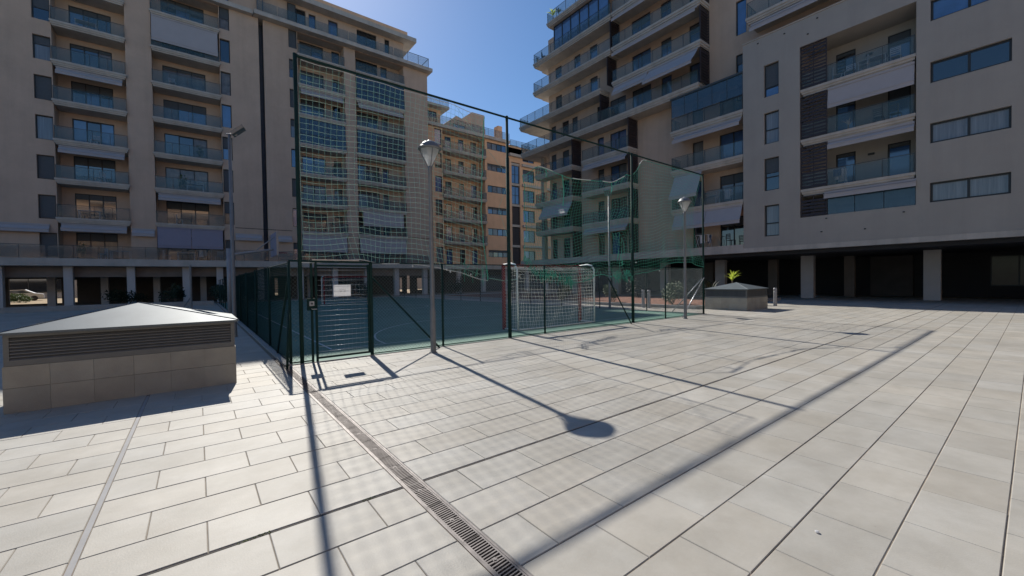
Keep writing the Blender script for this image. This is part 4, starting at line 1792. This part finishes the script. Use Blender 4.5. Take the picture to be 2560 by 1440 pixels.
SGp = 'green shrubs in the gravel bed'
shrub('shrub', 'rounded green shrub in the gravel just left of the farther lamp pole', 'shrub', (21.6, 12.85, .08), .85, .85, 1.15, 2600, 'leaf_green', .075, SGp)
shrub('shrub', 'smaller green shrub seen behind the third tall fence post', 'shrub', (21.5, 17.2, .08), .8, .8, 1.1, 1600, 'leaf_green', .085, SGp)
shrub('shrub', 'shrub in the bed behind the goal netting', 'shrub', (21.6, 21.5, .08), .9, .9, 1.2, 1300, 'leaf_green', .09, SGp)
shrub('bush', 'broad dark bush in the shade of the tower arcade', 'bush', (29.0, 15.5, .08), 1.2, 2.0, 1.3, 1500, 'leaf_dark', .12, 'dark bushes along the arcades')
shrub('bush', 'dark bush under the tower arcade left of the tall net post', 'bush', (29.0, 20.5, .08), 1.2, 2.2, 1.5, 1500, 'leaf_dark', .12, 'dark bushes along the arcades')
for i, (x, y, s, lab) in enumerate(((-4.5, 45.6, 1.0, 'leftmost dark hedge bush before the left arcade columns'), (-1.6, 45.2, 1.3, 'dark hedge bush behind the peak of the near vent roof'),
                                    (1.6, 45.2, 1.35, 'dark hedge bush right of the vent roof peak before the arcade'),
                                    (14.5, 45.5, 1.2, 'dark hedge bush beyond the court behind the gate'),
                                    (25.5, 44.5, 1.6, 'dark bush at the foot of the far block'))):
    shrub('bush', lab, 'bush', (x, y, 0), 2.0, .9, 1.15 * s, 1300, 'leaf_dark', .14, 'dark bushes along the arcades')


shrub('bush', 'tall leafy bush seen through the goal netting between the far block and the tower', 'bush', (42.5, 43.2, 0), 3.2, 1.6, 3.0, 2600, 'leaf_green', .2, 'dark bushes along the arcades')


def rosette(name, label, cat, loc, n, L, wd, m, up0=20, up1=85, stem=0.0, group=None, droop=.35):
    t = thing(name, label, cat, loc, 0, group)
    for k in range(n):
        b = MB()
        a = random.uniform(0, 6.28)
        el = R(random.uniform(up0, up1))
        ln = L * random.uniform(.7, 1.1)
        pts = []
        N = 5
        for i in range(N + 1):
            q = i / N
            r_ = ln * q * math.cos(el - droop * q * q)
            z = stem + ln * q * math.sin(el - droop * q * q)
            pts.append(Vector((r_ * math.cos(a), r_ * math.sin(a), z)))
        side = Vector((-math.sin(a), math.cos(a), 0))
        vs, fs = [], []
        for i, p in enumerate(pts):
            q = i / N
            ww = wd * (1 - q ** 1.6) * (.6 + .4 * min(1, q * 4)) + .002
            vs += [p - side * ww + Vector((0, 0, ww * .4)), p, p + side * ww + Vector((0, 0, ww * .4))]
        for i in range(N):
            o_ = i * 3
            fs += [(o_, o_ + 1, o_ + 4, o_ + 3), (o_ + 1, o_ + 2, o_ + 5, o_ + 4)]
        b.add(vs, fs)
        b.build('leaf', m, t)
    if stem:
        b = MB()
        b.tube([(0, 0, 0), (.03, .02, stem * .5), (0, 0, stem + .05)], [.06, .045, .04], 7)
        b.build('trunk', 'bark', t)
    return t


rosette('yucca', 'bright yellow-green sunlit yucca rising behind the farther vent box roof', 'plant', (25.3, 11.15, .1), 30, .72, .040, 'leaf_yellow', 40, 88, 1.28)
rosette('agave', 'dark spiky agave at the left of the farther vent box', 'plant', (26.8, 13.2, .1), 34, 1.5, .05, 'leaf_dark', 15, 80, .35, 'dark spiky plants')
rosette('agave', 'dark spiky agave between the hoop post and the left building columns', 'plant', (3.0, 43.5, 0), 30, 2.3, .13, 'leaf_dark', 15, 85, .5, 'dark spiky plants')

# distant hedge and kerb on the far side of the paving
b = MB()
b.box(-14, 1.0, 40.5, 41.0, 0, .35)
o = b.build('low_wall', 'kerb_stone')
tag(o, 'low pale wall beyond the near vent box, in front of the left arcade', 'wall')

# ------------------------------------------------------------------ seen through the left arcade: sunlit street
b = MB()
b.box(-60, 60, 58, 110, -.04, -.005)
structure(b.build('street', 'ochre_ground'))
bb = thing('low_house', 'pale low building seen in daylight through the left arcade opening', 'building', (-26, 96, 0))
b = MB()
b.box(0, 90, 0, 6, 0, 6)
b.build('wall', 'render_cream', bb)
window(bb, 3.0, 9.5, .9, 3.1, -.1, n=3, glass='glass_dark')
window(bb, 12, 18, .9, 3.1, -.1, n=3, glass='glass_dark')
shrub('bush', 'low hedge in the sunlit street seen through the left arcade', 'bush', (-16.0, 70, 0), 2.6, .8, .8, 1400, 'leaf_green', .14, 'dark bushes along the arcades')
car = thing('parked_car', 'pale car parked in the street beyond the left arcade', 'car', (-17.8, 78, 0), R(8))
b = MB()
prof = [(-2.1, .35), (-2.15, .75), (-1.5, .92), (-.9, 1.38), (.6, 1.42), (1.4, .95), (2.1, .82), (2.15, .35)]
n = len(prof)
vs = [(x, -.85, z) for x, z in prof] + [(x, .85, z) for x, z in prof]
b.add(vs, [tuple(range(n)), tuple(range(2 * n - 1, n - 1, -1))] + [(i, i + n, (i + 1) % n + n, (i + 1) % n) for i in range(n)])
b.build('body', 'car_silver', car)
b = MB()
b.add([(-1.25, -.86, .98), (-.85, -.86, 1.30), (.5, -.86, 1.33), (1.1, -.86, .98)], [(0, 1, 2, 3)][::1])
b.add([(-1.25, -.865, .98), (1.1, -.865, .98), (.5, -.865, 1.33), (-.85, -.865, 1.30)], [(0, 1, 2, 3)])
b.build('side_window', 'glass_dark', car)
for x in (-1.35, 1.35):
    w_ = inst('wheel', ('w',), lambda b: b.tube([(0, -.9, .32), (0, -.7, .32)], .32, 16), 'tyre', car, (x, 0, 0))


# ------------------------------------------------------------------ things on the balconies
def chair(label, loc, rz, m='furniture_white', group='chairs on the balconies', s=1.0):
    t = thing('chair', label, 'chair', loc, rz, group)
    b = MB()
    b.box(-.22 * s, .22 * s, -.22 * s, .22 * s, .42 * s, .45 * s)
    b.build('seat', m, t)
    b = MB()
    for z in (.55, .66, .77, .86):
        b.box(-.20 * s, .20 * s, .20 * s, .225 * s, z * s, (z + .05) * s)
    b.build('backrest', m, t)
    for (x, y, hh) in ((-.21, -.21, .42), (.21, -.21, .42), (-.21, .21, .91), (.21, .21, .91)):
        inst('leg', ('cl', hh * s), lambda b: b.box(-.018, .018, -.018, .018, 0, hh * s), m, t, (x * s, y * s, 0))
    return t


def table(label, loc, rz, m='furniture_white', L=1.3):
    t = thing('table', label, 'table', loc, rz, 'tables on the balconies')
    b = MB()
    b.box(-L / 2, L / 2, -.35, .35, .70, .73)
    b.build('tabletop', m, t)
    for x in (-L / 2 + .05, L / 2 - .05):
        for y in (-.3, .3):
            inst('leg', ('tl',), lambda b: b.box(-.02, .02, -.02, .02, 0, .7), m, t, (x, y, 0))
    return t


# cream block, top floor: world = (31 + d, -u)
table('white table on the top cream block balcony', (31.75, 5.95, 13.6), R(90))
chair('white chair left of the table on the top cream block balcony', (31.7, 7.0, 13.6), R(-90))
chair('white chair at the near side of the table on the top cream block balcony', (31.5, 6.3, 13.6), R(180))
chair('white chair at the right end of the table on the top cream block balcony', (31.8, 4.95, 13.6), R(90))
chair('white chair against the glass at the right of the top cream block balcony', (32.3, 5.5, 13.6), R(0))
chair('white chair beside the louvre on the top cream block balcony', (31.7, 7.65, 13.6), R(20))
chair('dark chair on the third floor cream block balcony', (31.8, 5.7, 10.4), R(90), 'furniture_dark')
chair('dark chair further right on the third floor cream block balcony', (31.8, 5.0, 10.4), R(80), 'furniture_dark')
rosette('pot_plant', 'pale spiky plant behind the third floor glass of the cream block', 'plant', (31.35, 7.0, 10.42), 16, .5, .04, 'furniture_white', 55, 88, .25)


def airer(label, loc, rz, cols_):
    t = thing('clothes_airer', label, 'clothes airer', loc, rz, 'drying laundry')
    b = MB()
    for x in (-.5, .5):
        b.tube([(x, -.3, 0), (x, .3, 1.0)], .012, 5)
        b.tube([(x, .3, 0), (x, -.3, 1.0)], .012, 5)
    for y in (-.3, -.15, 0, .15, .3):
        b.tube([(-.5, y, 1.0), (.5, y, 1.0)], .008, 4)
    b.build('rack', 'furniture_white', t)
    for i, c in enumerate(cols_):
        y = -.3 + .15 * i
        q = MB()
        x0 = -.45 + .1 * i
        ww, hh = random.uniform(.3, .5), random.uniform(.4, .75)
        for k in range(5):
            a0, a1 = x0 + ww * k / 5, x0 + ww * (k + 1) / 5
            w0, w1 = .02 * math.sin(k * 2), .02 * math.sin(k * 2 + 2)
            q.add([(a0, y + w0, 1.01), (a1, y + w1, 1.01), (a1, y + w1 * 2, 1.01 - hh), (a0, y + w0 * 2, 1.01 - hh)], [(0, 1, 2, 3)])
        q.build('laundry', c, t)
    return t


airer('white laundry on an airer by the louvre on the second floor cream block balcony', (31.5, 7.65, 7.2), R(90), ['cloth_white', 'cloth_white', 'cloth_blue'])
airer('laundry drying behind the glass of the lowest tower balcony beside the cream block', (31.5, 16.0, 3.95), R(90), ['cloth_blue', 'cloth_white', 'cloth_tan', 'cloth_white'])
airer('laundry on the second tower balcony beside the cream block', (31.5, 14.4, 7.2), R(90), ['cloth_white', 'cloth_white'])
chair('dark chair on the lowest tower balcony', (31.6, 14.0, 3.95), R(60), 'furniture_dark')
table('table on the tower balcony under the big awning', (31.7, 15.6, 7.2), R(90))
# roof terrace plants on the tower top
for i, (y, s) in enumerate(((32.2, .8), (31.3, .6))):
    rosette('pot_plant', ['yellow flowering plant at the corner of the tower roof terrace', 'low plant beside the yellow one on the tower roof terrace'][i],
            'plant', (31.1, y, 29.62), 22, s, .06, 'leaf_yellow' if i == 0 else 'leaf_green', 30, 88, s * .8, 'plants on the tower terraces')
rosette('pot_plant', 'small dark pot plant at the tip of the tower balcony below the glazed penthouse', 'plant', (31.3, 35.1, 26.42), 14, .7, .06, 'leaf_dark', 30, 88, .2, 'plants on the tower terraces')
chair('dark chair near the tip of the tower balcony below the glazed penthouse', (31.5, 34.2, 26.42), R(30), 'furniture_dark')
# left building gallery furniture
items = [(-12.6, 0), (-11.2, 1), (-7.6, 2), (-6.3, 0), (-5.2, 1), (-3.6, 2), (-2.2, 0), (-.8, 1), (.6, 3), (1.7, 0), (6.5, 2), (7.4, 1)]
place = ['beyond the vent box at far left', 'left of the first arcade column', 'above the first arcade column', 'between the first two arcade columns',
         'left of the second arcade column', 'above the second arcade column', 'under the left end of the lilac awning', 'under the middle of the lilac awning',
         'under the right half of the lilac awning', 'at the right end of the lilac awning', 'between the dark recess and the hoop board', 'just left of the net corner post']
for (x, k), pl in zip(items, place):
    if k == 0:
        chair('pale chair on the left block gallery ' + pl, (x, 48.5, 3.955), random.uniform(0, 6), 'cloth_white')
    elif k == 1:
        table('table on the left block gallery ' + pl, (x, 48.7, 3.955), random.uniform(-.3, .3), 'furniture_white')
    elif k == 2:
        shrub('pot_plant', 'leafy pot plant on the left block gallery ' + pl, 'plant', (x, 48.6, 3.955), .35, .35, 1.1, 220, 'leaf_green', .12, 'pot plants on the balconies', 4)
    else:
        airer('laundry on the left block gallery ' + pl, (x, 48.6, 3.955), 0, ['cloth_white', 'cloth_tan', 'cloth_white'])
names = {0: 'leftmost', 1: 'second', 2: 'third', 3: 'fourth'}
for (bi, k, typ) in ((0, 5, 1), (0, 1, 0), (0, 0, 1), (1, 0, 0), (1, 1, 1), (1, 1, 2), (0, 2, 0), (2, 1, 0), (1, 4, 0), (2, 2, 2), (3, 2, 2), (1, 2, 2), (2, 0, 2)):
    a, c = bays[bi]
    x = random.uniform(a + .8, c - .8)
    fl_ = ['first', 'second', 'third', 'fourth', 'fifth', 'sixth'][k]
    lab = 'on the %s balcony up, %s bay of the left block' % (fl_, names[bi])
    if typ == 0:
        chair('pale chair ' + lab, (x, 48.7, lev[k]), random.uniform(0, 6), 'cloth_white')
    elif typ == 1:
        table('table ' + lab, (x, 48.75, lev[k]), 0)
    else:
        shrub('pot_plant', 'pot plant ' + lab, 'plant', (x, 48.5, lev[k]), .35, .35, 1.2, 220, 'leaf_green', .12, 'pot plants on the balconies', 4)

# ================================================================== block across the plaza behind the photographer
OB = thing('apartment_building', 'sunlit block across the plaza, seen only as pale bars mirrored in the lower windows', 'building', (0, -27, 0), R(180))
wall(OB, -45, 45, 3.9, 22, 1.2, 1.5, holes=[(x_, x_ + 3.2, z_ + .3, z_ + 2.5) for x_ in range(-42, 42, 7) for z_ in (3.95, 7.1, 10.3, 13.5, 16.7)], m='render_orange_pale')
b = MB()
b.box(-45, 45, 1.9, 12, 0, 22)
b.build('building_core', 'wall_brownish', OB)
for z_ in (3.9, 7.1, 10.3, 13.5, 16.7, 19.9, 22.4):
    b = MB()
    b.box(-45, 45, 0, 1.19, z_ - .45, z_)
    b.build('balcony_slab', 'slab_concrete', OB)
for u in range(-44, 45, 8):
    inst('column', ('c',), lambda b: b.box(0, .52, 0, .55, 0, 3.345), 'column_pale', OB, (u, .25, 0))
bpy.context.view_layer.update()
